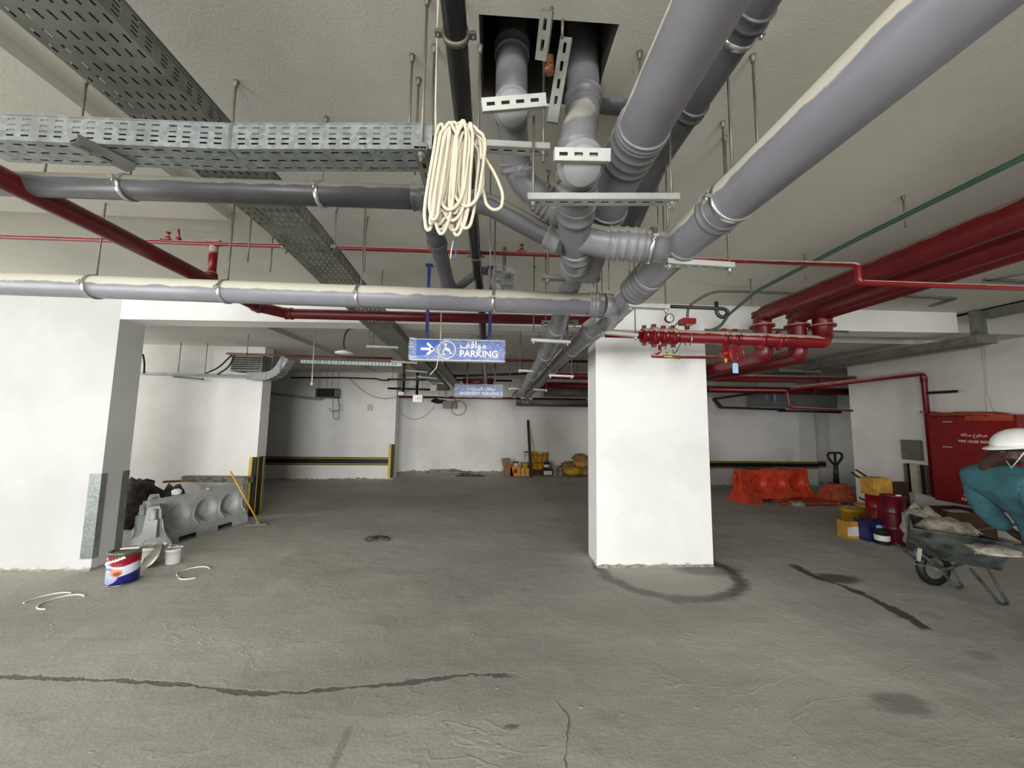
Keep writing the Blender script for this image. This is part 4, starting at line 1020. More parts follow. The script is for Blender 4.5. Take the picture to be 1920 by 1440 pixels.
# back-slab conduits
for i, (a, b, y, mt, lb) in enumerate((((850, 705), (1010, 700), 7.8, 'black', 'black conduit line above the far sign, upper'), ((845, 712), (960, 714), 8.8, 'black', 'black conduit line above the far sign, lower'),
        ((727, 728), (820, 731), 9.4, 'black', 'thin dark line behind the white boxes'), ((905, 660), (908, 725), 8.0, 'galv_dull', 'pale dropper behind the far sign'),)):
    m = MB().tube([at(*a, y=y), at(*b, y=y)], .025, 8); solo('conduit', m, mt, lb, 'conduit')

# wrapped device under the slab
t = thing('wrapped_device', tuple(at(945, 520, y=2.9)), 'grey device wrapped in clear plastic hanging under the slab', 'device')
c = at(945, 520, y=2.9)
MB().lathe([(.0, -.08), (.045, -.08), (.05, -.06), (.05, .05), (.04, .07), (0, .07)], c, (1, .2, 0), 20).obox(c + V((.02, .0, -.03)), (.05, 0, 0), (0, .05, 0), (0, 0, .05)).build('device_body', 'grey_box', t)
MB().lathe([(.0, -.01), (.022, -.01), (.024, .0), (.02, .01), (0, .012)], c + V((.03, -.06, -.02)), (0, -1, 0), 16).build('lens', 'black', t)
MB().cyl(c + V((0, 0, .05)), V((c.x, c.y, CZ)), .016, 10).build('mount', 'galv_dull', t)
MB().blob(c, .12, .1, .11, amp=.22, fr=4).build('plastic_wrap', 'film', t)

# ================================================================== signs
def sign_arrow(m, c, s, d):
    """arrow pointing right, strokes of width .17 s"""
    w = .085 * s
    for a, b in (((-.5, 0), (.45, 0)), ((-.02, .5), (.5, 0)), ((-.02, -.5), (.5, 0))):
        m.bar(c + V((a[0] * s, 0, a[1] * s)), c + V((b[0] * s, 0, b[1] * s)), d, 2 * w, up=(0, 1, 0)) if False else m.tube([c + V((a[0] * s, 0, a[1] * s)), c + V((b[0] * s, 0, b[1] * s))], w, 8, sx=1)
SY = 3.25
s0, s1 = at(768, 673, y=SY), at(946, 640, y=SY); SW, SH = s1.x - s0.x, s1.z - s0.z
t = thing('parking_sign', tuple(at(856, 675, y=SY)), 'blue hanging parking sign wrapped in crinkled clear film', 'sign')
MB().box(s0.x, SY, s0.z, s1.x, SY + .09, s1.z).build('panel', 'blue', t)
m = MB().box(s0.x - .004, SY + .005, s0.z - .006, s1.x + .004, SY + .085, s0.z).box(s0.x - .004, SY + .005, s1.z, s1.x + .004, SY + .085, s1.z + .006); m.build('frame', 'white', t)
ux, uz = V((1, 0, 0)), V((0, 0, 1))
ac = V((s0.x + SW * .18, SY - .003, s0.z + SH * .52)); m = MB()
w_ = .013
for a, b in (((-.055, 0), (.05, 0)), ((-.0, .052), (.052, 0)), ((-.0, -.052), (.052, 0))): m.bar(ac + V((a[0], 0, a[1])), ac + V((b[0], 0, b[1])), .004, 2 * w_ * .8, up=(0, 0, 1)) if a[1] == 0 else m.obox(ac + V(((a[0] + b[0]) / 2, 0, (a[1] + b[1]) / 2)), V((b[0] - a[0], 0, b[1] - a[1])) / 2, (0, .002, 0), V((b[1] - a[1], 0, a[0] - b[0])).normalized() * -.010)
m.build('arrow', 'lettering', t)
wc = V((s0.x + SW * .385, SY - .003, s0.z + SH * .50)); m = MB().torus(wc, (0, 1, 0), .078, .0045, 40, 6)
m.lathe([(.011, -.002), (.011, .002)], wc + V((-.008, 0, .045)), (0, 1, 0), 16)
m.tube(fillet([wc + V((-.008, 0, .03)), wc + V((-.004, 0, -.002)), wc + V((.024, 0, -.004)), wc + V((.036, 0, -.036)), wc + V((.05, 0, -.03))], .008), .006, 8).tube([wc + V((-.006, 0, .016)), wc + V((.018, 0, .012))], .005, 8)
m.torus(wc + V((.002, 0, -.02)), (0, 1, 0), .032, .0055, 24, 6, a0=PI * .55, a1=PI * 1.85, u=(1, 0, 0)); m.build('wheelchair_symbol', 'lettering', t)
text_mesh('lettering', 'PARKING', .082, V((s0.x + SW * .52, SY - .001, s0.z + SH * .17)), ux, uz, 'lettering', t, .003, bold=.0015)
text_mesh('lettering', '\uFED2\uFED7\uFE8D\uFEEE\uFEE3', .085, V((s0.x + SW * .525, SY - .001, s0.z + SH * .60)), ux, uz, 'lettering', t, .003, bold=.0015)
def crumpled(x0, x1, z0, z1, y, amp, seed, nx=60, nz=14):
    m = MB(); vs = []
    for i in range(nx + 1):
        for j in range(nz + 1):
            e = 1 if 0 < j < nz and 0 < i < nx else .3
            x = x0 + (x1 - x0) * i / nx; z = z0 + (z1 - z0) * j / nz
            vs.append((x, y - abs(mnoise.noise(V((x * 9, seed, z * 60)))) * amp * e, z + (1 - e) * .006 * mnoise.noise(V((x * 30, seed, z * 9)))))
    m.add(vs, [(i * (nz + 1) + j, (i + 1) * (nz + 1) + j, (i + 1) * (nz + 1) + j + 1, i * (nz + 1) + j + 1) for i in range(nx) for j in range(nz)], True)
    return m
m = crumpled(s0.x + SW * .36, s1.x + .01, s0.z - .008, s1.z + .012, SY - .010, .012, 1)
m.build('wrapping_film', 'film', t)
m = crumpled(s0.x - .01, s0.x + SW * .07, s0.z - .008, s1.z + .014, SY - .010, .014, 5, 12, 14)
k = crumpled(s0.x + SW * .0, s0.x + SW * .4, s0.z - .01, s0.z + SH * .18, SY - .010, .014, 6, 30, 6); m.add(k.v, k.f, True)
cn = V((s0.x + SW * .345, SY - .02, s1.z))
m.add([cn, V((s0.x + SW * .19, SY - .012, s0.z + SH * .25)), V((s0.x + SW * .27, SY - .03, s0.z + SH * .12)), V((s0.x + SW * .34, SY - .045, s0.z - .0)), V((s0.x + SW * .355, SY - .03, s0.z - .05)), V((s0.x + SW * .37, SY - .045, s0.z + .04)), V((s0.x + SW * .38, SY - .02, s1.z + .01)),
       V((s0.x + SW * .28, SY - .04, s0.z + SH * .62))], [(0, 1, 7), (1, 2, 7), (2, 3, 7), (3, 5, 7), (5, 0, 7), (3, 4, 5), (0, 5, 6)])
m.build('torn_film', 'film_dense', t)
for px, yt in ((800, 640), (918, 640)):
    a = at(px, yt, y=SY + .045); MB().box(a.x - .014, a.y - .006, a.z, a.x + .014, a.y + .006, CZ).box(a.x - .032, a.y - .03, CZ - .01, a.x + .032, a.y + .03, CZ).build('hanger_bar', 'blue_strap', t)
SY2 = 6.6
f0, f1 = at(853, 742, y=SY2), at(942, 724, y=SY2); FW, FH = f1.x - f0.x, f1.z - f0.z
t = thing('parking_sign', tuple(at(898, 742, y=SY2)), 'farther film wrapped parking sign, smaller in the picture', 'sign')
MB().box(f0.x, SY2, f0.z, f1.x, SY2 + .08, f1.z).build('panel', 'blue', t)
text_mesh('lettering', 'BASEMENT PARKING 2', .075, V((f0.x + FW * .10, SY2 - .001, f0.z + FH * .12)), ux, uz, 'lettering', t, .003, bold=.002)
text_mesh('lettering', '\uFE95\uFE8D\uFEAD\uFE8E\uFEF4\uFEB4\uFEDF\uFE8D \uFED2\uFED7\uFE8D\uFEEE\uFEE3', .075, V((f0.x + FW * .26, SY2 - .001, f0.z + FH * .58)), ux, uz, 'lettering', t, .003, bold=.002)
crumpled(f0.x - .01, f1.x + .01, f0.z - .03, f1.z + .03, SY2 - .012, .03, 3, 50, 12).build('wrapping_film', 'film_dense', t)
for px in (876, 928):
    a = at(px, 724, y=SY2 + .04); MB().box(a.x - .014, a.y - .006, a.z, a.x + .014, a.y + .006, CB).build('hanger_bar', 'black_pvc', t)
# ================================================================== things on the floor, left
def gnd(px, py): return at(px, py, z=0)
# galvanised corner guards
def guard(label, c, h0, h1, wa, wb, sx, mat, stripes=False, name='corner_guard'):
    """angle on a wall corner: flange wa along x (sign sx, on the front face) and wb along the return"""
    x, y = c
    t = thing(name, (x, y, h0), label, 'corner guard')
    m = MB().box(min(x, x + sx * wa), y - .006, h0, max(x, x + sx * wa), y, h1)
    m.box(min(x, x - sx * .006), y - .006, h0, max(x, x - sx * .006), y + wb, h1); m.build('angle', mat, t)
    if stripes:
        m = MB()
        for f in (.55,): m.box(min(x + sx * wa * f, x + sx * wa), y - .010, h0, max(x + sx * wa * f, x + sx * wa), y - .006, h1)
        for f in (.12, .8): m.box(min(x - sx * .006, x - sx * .010), y + wb * f, h0, max(x - sx * .006, x - sx * .010), y + wb * (f + .07), h1)
        m.build('yellow_strip', 'yellow_stripe', t)
    return t
h0, h1 = at(172, 1048, y=YB).z, at(190, 888, y=YB).z
guard('galvanised corner guard on the near edge of the left wall', (wx, YB), max(.02, h0), h1, .115, .05, -1, 'galv')
m = MB().box(wx, YB + .22, .1, wx + .006, YB + .30, at(236, 882, y=YB + .28).z); solo('corner_guard', m, 'galv_dull', 'dull corner guard on the far edge of the left wall end', 'corner guard')
h1 = at(478, 857, y=YB1).z
guard('black and yellow corner guard at the end of the bay wall', (bx, YB1), 0.0, h1, .11, .22, -1, 'black', True)
h1 = at(740, 833, y=YC).z; h0 = at(740, 896, y=YC).z
guard('narrow black and yellow corner guard at the end of the banded wall', (cx_, YC), max(0.02, h0), h1, .14, .10, -1, 'black', True)
# bumper bands
def band(label, x0_, x1_, y, z0, z1, dz=0.0):
    t = thing('bumper_band', ((x0_ + x1_) / 2, y, z0), label, 'bumper band')
    H_ = z1 - z0
    MB().hexa([(x0_, y - .02, z0 + dz), (x1_, y - .02, z0), (x1_, y, z0), (x0_, y, z0 + dz)], [(x0_, y - .02, z1 + dz), (x1_, y - .02, z1), (x1_, y, z1), (x0_, y, z1 + dz)]).build('band', 'black', t)
    for f in (.12, .80):
        MB().hexa([(x0_, y - .024, z0 + dz + H_ * f), (x1_, y - .024, z0 + H_ * f), (x1_, y - .02, z0 + H_ * f), (x0_, y - .02, z0 + dz + H_ * f)],
                  [(x0_, y - .024, z0 + dz + H_ * (f + .09)), (x1_, y - .024, z0 + H_ * (f + .09)), (x1_, y - .02, z0 + H_ * (f + .09)), (x0_, y - .02, z0 + dz + H_ * (f + .09))]).build('yellow_stripe', 'yellow_stripe', t)
zb0, zb1 = at(640, 872, y=YC).z, at(640, 857, y=YC).z
band('black bumper band with yellow lines along the left rear wall', -6.6, cx_ - .14, YC, zb0, zb1)
zb0, zb1 = at(1400, 878, y=YE).z, at(1400, 865, y=YE).z
band('black bumper band behind the orange barrier', 4.95, ex, YE, zb0, zb1)
band('short black bumper band in the recess left of the jack handle', ex + .02, 9.14, YE + .498, zb0 - .03, zb1 - .03)
# sack at the left frame edge
p = gnd(-14, 1012)
m = MB().blob((p.x - .06, YB - .22, .26), .20, .16, .30, amp=.2, seed=4, flat=0.0)
solo('cement_sack', m, 'sack_dark', 'dark dirty sack leaning on the left wall at the frame edge', 'sack', loc=(p.x, YB - .2, 0))

# white barrier
def barrier(label, base, yaw, L, Hh, mat, D=.38, cat='barrier', pits=3, group=None):
    """plastic traffic barrier, local x along its length, front face towards -y"""
    t = thing('traffic_barrier', (0, 0, 0), label, cat, group)
    prof = [(-D / 2, 0), (-D / 2, .10 * Hh), (-D / 2 + .015, .17 * Hh), (-D * .22, .42 * Hh), (-D * .17, .9 * Hh), (-D * .12, Hh), (D * .12, Hh), (D * .17, .9 * Hh), (D * .22, .42 * Hh), (D / 2 - .015, .17 * Hh), (D / 2, .10 * Hh), (D / 2, 0)]
    m = MB(); n = 60; vs = []
    fr = [(0, 0)] 
    def yfront(z):
        for (a, b), (c, d) in zip(prof[:5], prof[1:6]):
            if b <= z <= d: return a + (c - a) * (z - b) / (d - b + 1e-9)
        return prof[5][0]
    nz = 26; xs = [-L / 2 + L * i / n for i in range(n + 1)]; zs = [Hh * j / nz for j in range(nz + 1)]
    def notch(x, z):  # forklift slots cut in the foot
        return z < .085 * Hh and any(abs(x - c) < .09 * L for c in (-.2 * L, .2 * L))
    for sgn in (1, -1):
        k0 = len(m.v)
        for x in xs:
            for z in zs:
                y = yfront(z)
                for c in range(pits):
                    cx2 = -L / 2 + L * (.22 + .56 * c / max(1, pits - 1)) + L * .04
                    r = math.hypot((x - cx2) / (.105 * L), (z - .55 * Hh) / (.25 * Hh))
                    if r < 1: y = y + (-y - .005) * min(1, (1 - r * r) * 3.0) * .98
                y_ = y
                if z > .9 * Hh and abs(abs(x) - .30 * L) < .04 * L: pass
                m.v.append(V((x, y_ * sgn, z)))
        w = nz + 1
        for i in range(n):
            for j in range(nz):
                if notch((xs[i] + xs[i + 1]) / 2, zs[j]): continue
                q = (k0 + i * w + j, k0 + (i + 1) * w + j, k0 + (i + 1) * w + j + 1, k0 + i * w + j + 1)
                m.f.append(q if sgn == 1 else q[::-1]); m.sm.append(True)
    w = nz + 1; K = (n + 1) * w
    for i in range(n):      # top
        m.f.append((i * w + nz, (i + 1) * w + nz, K + (i + 1) * w + nz, K + i * w + nz)); m.sm.append(False)
        if notch((xs[i] + xs[i + 1]) / 2, 0): 
            j = 3; m.f.append((i * w + j, (i + 1) * w + j, K + (i + 1) * w + j, K + i * w + j)[::-1]); m.sm.append(False)
    for i in (0, n):
        for j in range(nz):
            q = (i * w + j, i * w + j + 1, K + i * w + j + 1, K + i * w + j); m.f.append(q if i == 0 else q[::-1]); m.sm.append(False)
    m.build('body', mat, t)
    for c in range(pits + 1):   # ribs between the round recesses
        x = -L / 2 + L * (.22 + .56 * (c - .5) / max(1, pits - 1)) + L * .04
        P = [V((x + .03 * L, -D * .20 - .004, .70 * Hh)), V((x - .0 * L, -D * .21 - .01, .55 * Hh)), V((x - .0 * L, -D * .24 - .01, .42 * Hh)), V((x + .035 * L, -D * .36 - .01, .26 * Hh))]
        MB().tube(P, .010, 8).build('rib', mat, t)
    MB().box(-L / 2 - .07, -D * .10, .30 * Hh, -L / 2, D * .10, .72 * Hh).lathe([(.03, 0), (.03, .04), (.026, .05), (.024, .13), (0, .13)], (-L / 2 - .035, 0, .70 * Hh), (0, 0, 1), 16).build('end_connector', mat, t)
    MB().lathe([(.028, 0), (.028, .03), (0, .03)], (L * .1, 0, Hh), (0, 0, 1), 16).lathe([(.014, -.004), (.014, .0), (0, .0)], (L / 2 - .06, -D / 2 + .02, .14 * Hh), (0, -1, 0), 12).build('filler_cap', mat, t)
    t.location = V(base); t.rotation_euler = (0, 0, yaw); return t
g0, g1 = gnd(292, 1030), gnd(464, 978)
mid = (g0 + g1) / 2; yaw = math.atan2(g1.y - g0.y, g1.x - g0.x); L = (g1 - g0).length
HB = at(430, 905, y=g1.y + .1).z
nrm = V((-math.sin(yaw), math.cos(yaw), 0))
barrier('pale grey plastic traffic barrier with three round recesses by the left bay wall', mid + nrm * .19, yaw, L * 1.03, HB * .98, 'barrier')
t2 = gnd(262, 1040)
t = barrier('second pale grey traffic barrier, only its end showing left of the first', (t2.x - .32, t2.y + .50, 0), yaw + .95, 1.0, HB * .90, 'barrier', pits=2)
# junk sack and planks behind the barrier
b0, b1 = at(310, 912, y=g1.y - .1), at(476, 898, y=YB1 - .12)
b0.z = b1.z = HB + .035
m = MB().bar(V((b0.x, b0.y + .35, HB + .04)), V((b1.x - .02, YB1 - .16, HB + .04)), .12, .085); solo('timber_beam', m, 'timber', 'weathered timber beam lying on top of the barrier', 'timber')
m = MB().bar(V((b0.x - .15, b0.y + .15, HB + .02)), V((b0.x + .55, b0.y + .45, HB + .02)), .10, .025); solo('plank', m, 'cardboard', 'brown board lying beside the timber beam on the barrier', 'board')
p = at(262, 915, y=5.7)
m = MB().blob((p.x - .05, 5.75, .30), .26, .20, .38, amp=.2, fr=3, seed=2, flat=0); solo('junk_sack', m, 'sack_dark', 'dark crumpled sack of rubbish behind the barrier', 'sack', loc=(p.x, 5.75, 0))
m = MB().blob((p.x + .30, 5.9, .26), .22, .16, .30, amp=.2, fr=3, seed=9, flat=0); solo('junk_sack', m, 'sack_dark', 'lower brown sack of rubbish right of the dark crumpled one', 'sack', loc=(p.x + .3, 5.9, 0))
p = at(338, 918, y=5.3); m = MB().lathe([(0, 0), (.05, 0), (.055, .05), (.03, .07), (0, .075)], (p.x, g0.y + .42, HB - .005), (0, 0, 1), 14); solo('paint_pot', m, 'white', 'small white pot lid on top of the barrier', 'pot')

# paint can with printed sleeve
def paint_sleeve():
    t = NT('printed_paint_sleeve')
    tc = t.n('ShaderNodeTexCoord'); sp = t.n('ShaderNodeSeparateXYZ'); t.t.links.new(tc.outputs['Object'], sp.inputs[0])
    X, Y, Z = sp.outputs; a = t.math('ARCTAN2', X, t.math('MULTIPLY', Y, -1.0))
    w = t.math('MULTIPLY', t.math('SINE', t.math('MULTIPLY', a, 3.0)), .012)
    Z = t.math('MULTIPLY', Z, 1.2); z = t.math('ADD', Z, w)
    col = t.mix(t.ramp(z, .218, .222), lin((214, 220, 236)), lin((150, 16, 44)))
    col = t.mix(t.ramp(t.math('SUBTRACT', Z, t.math('MULTIPLY', a, .03)), .085, .09, 1, 0), col, lin((34, 34, 120)))
    def ell(ac, zc, ra, rz, c, col, noise=0.0):
        dx = t.math('DIVIDE', t.math('SUBTRACT', a, ac), ra); dz = t.math('DIVIDE', t.math('SUBTRACT', Z, zc), rz)
        d = t.math('ADD', t.math('MULTIPLY', dx, dx), t.math('MULTIPLY', dz, dz))
        if noise: d = t.math('ADD', d, t.math('MULTIPLY', t.math('SUBTRACT', t.noise(26, 4), .5), noise))
        return t.mix(t.ramp(d, .96, 1.04, 1, 0), col, lin(c))
    col = ell(-.25, .115, .75, .09, (120, 130, 190), col)
    col = ell(-.30, .10, .68, .078, (190, 200, 232), col, 1.0)
    col = ell(.30, .150, .42, .042, (214, 150, 116), col, .6)
    col = ell(.36, .138, .26, .022, (176, 84, 52), col, .8)
    return t.out(col, 0.35)
M['paint_sleeve'] = paint_sleeve()
pc = gnd(209, 1100); R_ = .118; HC = .30
pc = V((pc.x, pc.y + .10, 0))
t = thing('paint_can', tuple(pc), 'large red, white and blue printed paint can in front of the left wall', 'paint can')
MB().lathe([(R_, .012), (R_, HC - .035)], pc, (0, 0, 1), 40).build('printed_sleeve', 'paint_sleeve', t)
MB().lathe([(0, 0), (R_ + .003, 0), (R_ + .004, .012), (R_, .013)], pc, (0, 0, 1), 40).build('bottom_rim', 'tin', t); MB().lathe([(R_, HC - .036), (R_ + .001, HC - .012), (R_ + .004, HC - .01), (R_ + .004, HC), (R_ - .012, HC), (R_ - .014, HC - .02), (0, HC - .02)], pc, (0, 0, 1), 40).build('can_body', 'tin', t)
MB().torus(pc + V((0, 0, HC - .03)), (0, .35, 1), R_ + .012, .003, 30, 6, a0=-.3, a1=PI + .3).build('wire_handle', 'steel', t)
MB().obox(pc + V((.02, .03, HC + .008)), (.07, .02, 0), (-.006, .02, 0), (0, 0, .004)).build('stir_lid', 'white', t)
# wavy white lettering strokes wrapped round the can
def wrap(p, a, z, r): return V((p.x + math.sin(a) * r, p.y - math.cos(a) * r, z))
m = MB()
for (a0, a1, z0, z1, w0) in ((-.15, .80, .222, .258, .011), (-.82, -.1, .192, .222, .012)):
    m.tube([wrap(pc, a0 + (a1 - a0) * i / 16, z0 + (z1 - z0) * i / 16 + .006 * math.sin(i * 1.9), R_ + .001) for i in range(17)], w0 * .8, 6)
    for i in (3, 6, 9, 12, 14): 
        a = a0 + (a1 - a0) * i / 16; zz_ = z0 + (z1 - z0) * i / 16
        m.tube([wrap(pc, a, zz_, R_ + .001), wrap(pc, a + .02, zz_ + .02, R_ + .001)], .0035, 6)
for k in range(3): m.tube([wrap(pc, -.62 + .0 * k, .238 + .009 * k, R_ + .001), wrap(pc, -.44, .24 + .009 * k, R_ + .001)], .003, 6)
m.build('lettering', 'lettering', t)
# white buckets
def bucket(label, p, r, h, mat='white', lid=True, name='bucket', cat='bucket', tilt=0, band=None, handle=True, group=None, lidmat=None):
    t = thing(name, tuple(p), label, cat, group)
    p = V(p)
    pr = [(0, 0), (r * .86, 0), (r * .88, .006), (r * .98, h * .86), (r * 1.05, h * .86), (r * 1.05, h * .89), (r * 1.0, h * .90), (r * 1.01, h), (r * .97, h)]
    if lid: MB().lathe(pr + [(0, h)], p, (0, 0, 1), 28).build('body', mat, t); MB().lathe([(r * 1.06, h - .012), (r * 1.07, h + .006), (r * .98, h + .008), (r * .95, h + .003), (0, h + .003)], p, (0, 0, 1), 28).build('lid', lidmat or mat, t)
    else: MB().lathe(pr + [(r * .85, .02), (0, .02)], p, (0, 0, 1), 28).build('body', mat, t)
    if handle: MB().torus(p + V((0, 0, h * .86)), (0, -1, -.5), r * 1.07, .003, 24, 6, a0=0, a1=PI, u=(1, 0, 0)).build('wire_handle', 'steel', t)
    if band: MB().lathe([(r * .92, h * .28), (r * .955, h * .30), (r * .985, h * .68), (r * .93, h * .70)], p, (0, 0, 1), 28).build('label_band', band, t)
    return t
q = gnd(311, 1061); q.y += .09
bucket('small open white bucket with a stick across its rim', (q.x, q.y, 0), .074, .155, lid=False)
m = MB().bar(at(288, 1040, y=q.y - .05), at(320, 1024, y=q.y + .02), .022, .012); solo('stirring_stick', m, 'white', 'white stirring stick resting on the open white bucket', 'stick')
q = gnd(271, 1058); q.y += .10
bucket('wide white bucket between the paint can and the small bucket', (q.x, q.y, 0), .105, .165, lid=False)
m = MB().lathe([(0, 0), (.13, 0), (.135, .012), (.125, .016), (0, .01)], (q.x + .10, q.y - .12, .10), V((-.45, -.75, .45)), 28)
solo('grey_disc', m, 'tin', 'grey lid leaning against the wide white bucket', 'lid')
# plastic rims lying on the floor
def rim(label, px0, py0, px1, py1, a0, a1, rot=0.0):
    a, b = gnd(px0, py0), gnd(px1, py1); c = (a + b) / 2; r = (a - b).length / 2
    m = MB().torus((c.x, c.y, .005), (0, 0, 1), r, .0055, 40, 8, a0=a0, a1=a1, u=(1, 0, 0))
    return solo('plastic_hoop', m, 'white', label, 'plastic ring', 'white plastic rims lying on the floor', loc=(c.x, c.y, 0))
rim('white plastic rim on the floor, the one nearest the left frame edge', 52, 1128, 124, 1124, PI * .35, PI * 1.12)
rim('white plastic rim on the floor overlapping just right of the leftmost one', 75, 1134, 153, 1124, PI * .25, PI * 1.55)
rim('white plastic rim on the floor under the white buckets, wider one', 332, 1077, 392, 1068, PI * .2, PI * 1.3)
rim('white plastic rim on the floor, thinner one nested in the wider rim', 336, 1082, 390, 1074, PI * 1.02, PI * 1.75)
# broom
t = thing('broom', tuple(gnd(486, 990)), 'long yellow handled floor squeegee leaning on the barrier end', 'broom')
a = gnd(484, 986); b = at(432, 884, y=5.55)
MB().cyl(a + V((0, .0, .05)), b, .012, 10).build('handle', 'wood_yellow', t)
MB().bar(a + V((-.16, -.02, .02)), a + V((.12, .02, .02)), .05, .03).box(a.x - .03, a.y - .02, .02, a.x + .03, a.y + .02, .07).build('head', 'grey_box', t)
p = gnd(707, 1011); m = MB().blob((p.x, p.y, 0), .17, .10, .035, amp=.35, fr=5, seed=3, flat=-.002); solo('mortar_heap', m, 'blob', 'low dark heap of mortar on the floor left of the pillar', 'mortar')
p = gnd(882, 893); m = MB().blob((p.x, p.y, 0), .35, .10, .05, amp=.35, fr=5, seed=6, flat=-.002); solo('mortar_heap', m, 'blob', 'dark strip of rubble on the floor before the back wall', 'mortar')
p = gnd(838, 886); m = MB().blob((p.x, YD - .15, 0), .55, .14, .10, amp=.3, fr=5, seed=8, flat=-.002); solo('mortar_heap', m, 'rubble', 'pale heap of rubble at the foot of the back wall', 'mortar')
# crumbs scattered on the near floor
random.seed(11)
cr = [(887, 1190, 'tiny pale crumb of mortar alone in the middle of the floor'), (932, 1291, 'pale crumb of mortar just below the right end of the long crack'), (1090, 1327, 'white crumb of mortar beside the short dark crack'), (1380, 1331, 'crumb of mortar on the near floor below the pillar foot, leftmost of two'), (1418, 1329, 'crumb of mortar on the near floor below the pillar foot, rightmost of two'), (1315, 1239, 'larger pale crumb of mortar between the wet ring and the near edge'), (1490, 1420, 'pale sliver of mortar at the bottom frame edge')]
proto = None
for i, (px, py, lb) in enumerate(cr):
    p = gnd(px, py); s_ = .004 + .004 * random.random()
    m = MB().blob((p.x, p.y, s_ * .4), s_ * 1.4, s_, s_ * .6, seg=8, amp=.3, seed=i)
    meta(m.build('mortar_crumb', 'rubble', loc=p), lb, 'crumb', 'mortar crumbs scattered on the near floor')

# ================================================================== back wall goods
def carton(label, px0, px1, pyb, pyt, y, d, mat, name='carton', cat='box', marks=None, lab=None, rz=0, zbase=None):
    a, b = at(px0, pyb, y=y), at(px1, pyt, y=y); z0 = 0 if zbase is None else zbase; hh = at(px0, pyt, y=y).z - at(px0, pyb, y=y).z
    t = thing(name, ((a.x + b.x) / 2, y, z0), label, cat)
    MB().box(a.x, y, z0, b.x, y + d, z0 + hh).build('body', mat, t)
    m = MB().box(a.x - .002, y - .002, z0 + hh - .01, b.x + .002, y + d + .002, z0 + hh + .003); m.build('top_flaps', mat, t)
    if lab: 
        w = b.x - a.x; MB().box(a.x + w * lab[0], y - .003, z0 + hh * lab[1], a.x + w * lab[2], y, z0 + hh * lab[3]).build('label', lab[4], t)
    return t, z0 + hh, (a.x, b.x)
YG = 10.75
m = MB(); a = at(944, 892, y=YG); b = at(957, 862, y=YG)
m.hexa([(a.x + .05, YG, 0), (b.x + .10, YG, 0), (b.x + .10, YG + .25, 0), (a.x + .05, YG + .25, 0)], [(a.x - .04, YG, .45), (b.x - .02, YG, .47), (b.x, YG + .25, .47), (a.x - .04, YG + .25, .45)])
solo('cardboard_sheet_bundle', m, 'cardboard', 'leaning bundle of brown cardboard, leftmost of the goods at the back wall', 'cardboard', loc=(a.x, YG, 0))
t, z1, xx = carton('orange carton with a dark mark at the back wall', 957, 976, 892, 874, YG, .25, 'orange_box', lab=(.35, .3, .65, .7, 'cardboard_dark'))
bucket('white tin with a dark lid on top of the orange carton', ((xx[0] + xx[1]) / 2 + .02, YG + .12, z1 + .002), .08, .10, 'label', lidmat='black', handle=False, name='tin', cat='tin')
t, z2, xx2 = carton('left yellow tin box next to the orange carton', 977, 984, 892, 878, YG, .18, 'gold')
carton('right yellow tin box next to the orange carton', 985, 992, 892, 878, YG, .18, 'gold')
bucket('yellow tub lying above the two small yellow boxes', (xx2[0] + .13, YG + .10, z2 + .004), .10, .12, 'yellow', handle=False, name='tub', cat='tub')
# rear stack
t, z3, xx3 = carton('dark crate under the stacked yellow tubs', 996, 1013, 890, 880, YG + .2, .3, 'cardboard_dark')
for i, (px, r, mt, lb) in enumerate(((1003, .12, 'yellow', 'yellow tub on the dark crate, left one'), (1014, .11, 'yellow', 'yellow tub on the dark crate, right one'))):
    q = at(px, 885, y=YG + .3); bucket(lb, (q.x, YG + .32, z3 + .004), r, .16, mt, handle=False, name='tub', cat='tub')
z4 = z3 + .004 + .17 + .008
zz_ = .30
m = MB().box(at(984, 885, y=YG + .45).x, YG + .42, 0.0, at(1028, 885, y=YG + .45).x, YG + .62, z4 - .01)
meta(m.build('pallet_crate', 'cardboard', loc=(at(1000, 885, y=YG).x, YG + .5, 0)), 'wide brown crate behind the yellow tubs carrying the upper row', 'crate')
for px, r, h, mt, lm, lb in ((988, .09, .30, 'label', 'black', 'tall white and black tin in the upper row behind the pole'), (1001, .13, .30, 'yellow', 'yellow', 'tall yellow tub in the upper row'), (1012, .10, .28, 'gold', 'label', 'gold tin with a pale lid in the upper row'), (1021, .10, .28, 'gold', 'gold', 'rightmost gold tin in the upper row')):
    q = at(px, 880, y=YG + .52); bucket(lb, (q.x, YG + .52, z4), r, h, mt, handle=False, name='tin', cat='tin', lidmat=lm)
t, z5, xx5 = carton('low dark carton under the small dark tin', 1018, 1037, 892, 880, YG, .2, 'cardboard_dark', lab=(.1, .2, .9, .8, 'label'))
bucket('small dark tin with a white patch on the low dark carton', (at(1026, 880, y=YG).x, YG + .1, z5 + .004), .085, .2, 'navy', band='label', handle=False, name='tin', cat='tin')
q = at(1044, 892, y=YG); bucket('pale grey tin right of the goods stack', (q.x - .03, YG + .1, 0), .09, .24, 'sack', handle=False, name='tin', cat='tin')
bucket('pale grey tin beside the brown sacks', (q.x + .13, YG + .12, 0), .07, .22, 'sack', handle=False, name='tin', cat='tin')
t = thing('wooden_pole', tuple(gnd(996, 893)), 'tall dark wooden pole leaning on the back wall above the tins', 'pole')
MB().bar(V((gnd(996, 894).x, YG - .18, 0)), at(990, 788, y=YD - .03), .07, .05).build('pole', 'timber_dark', t)
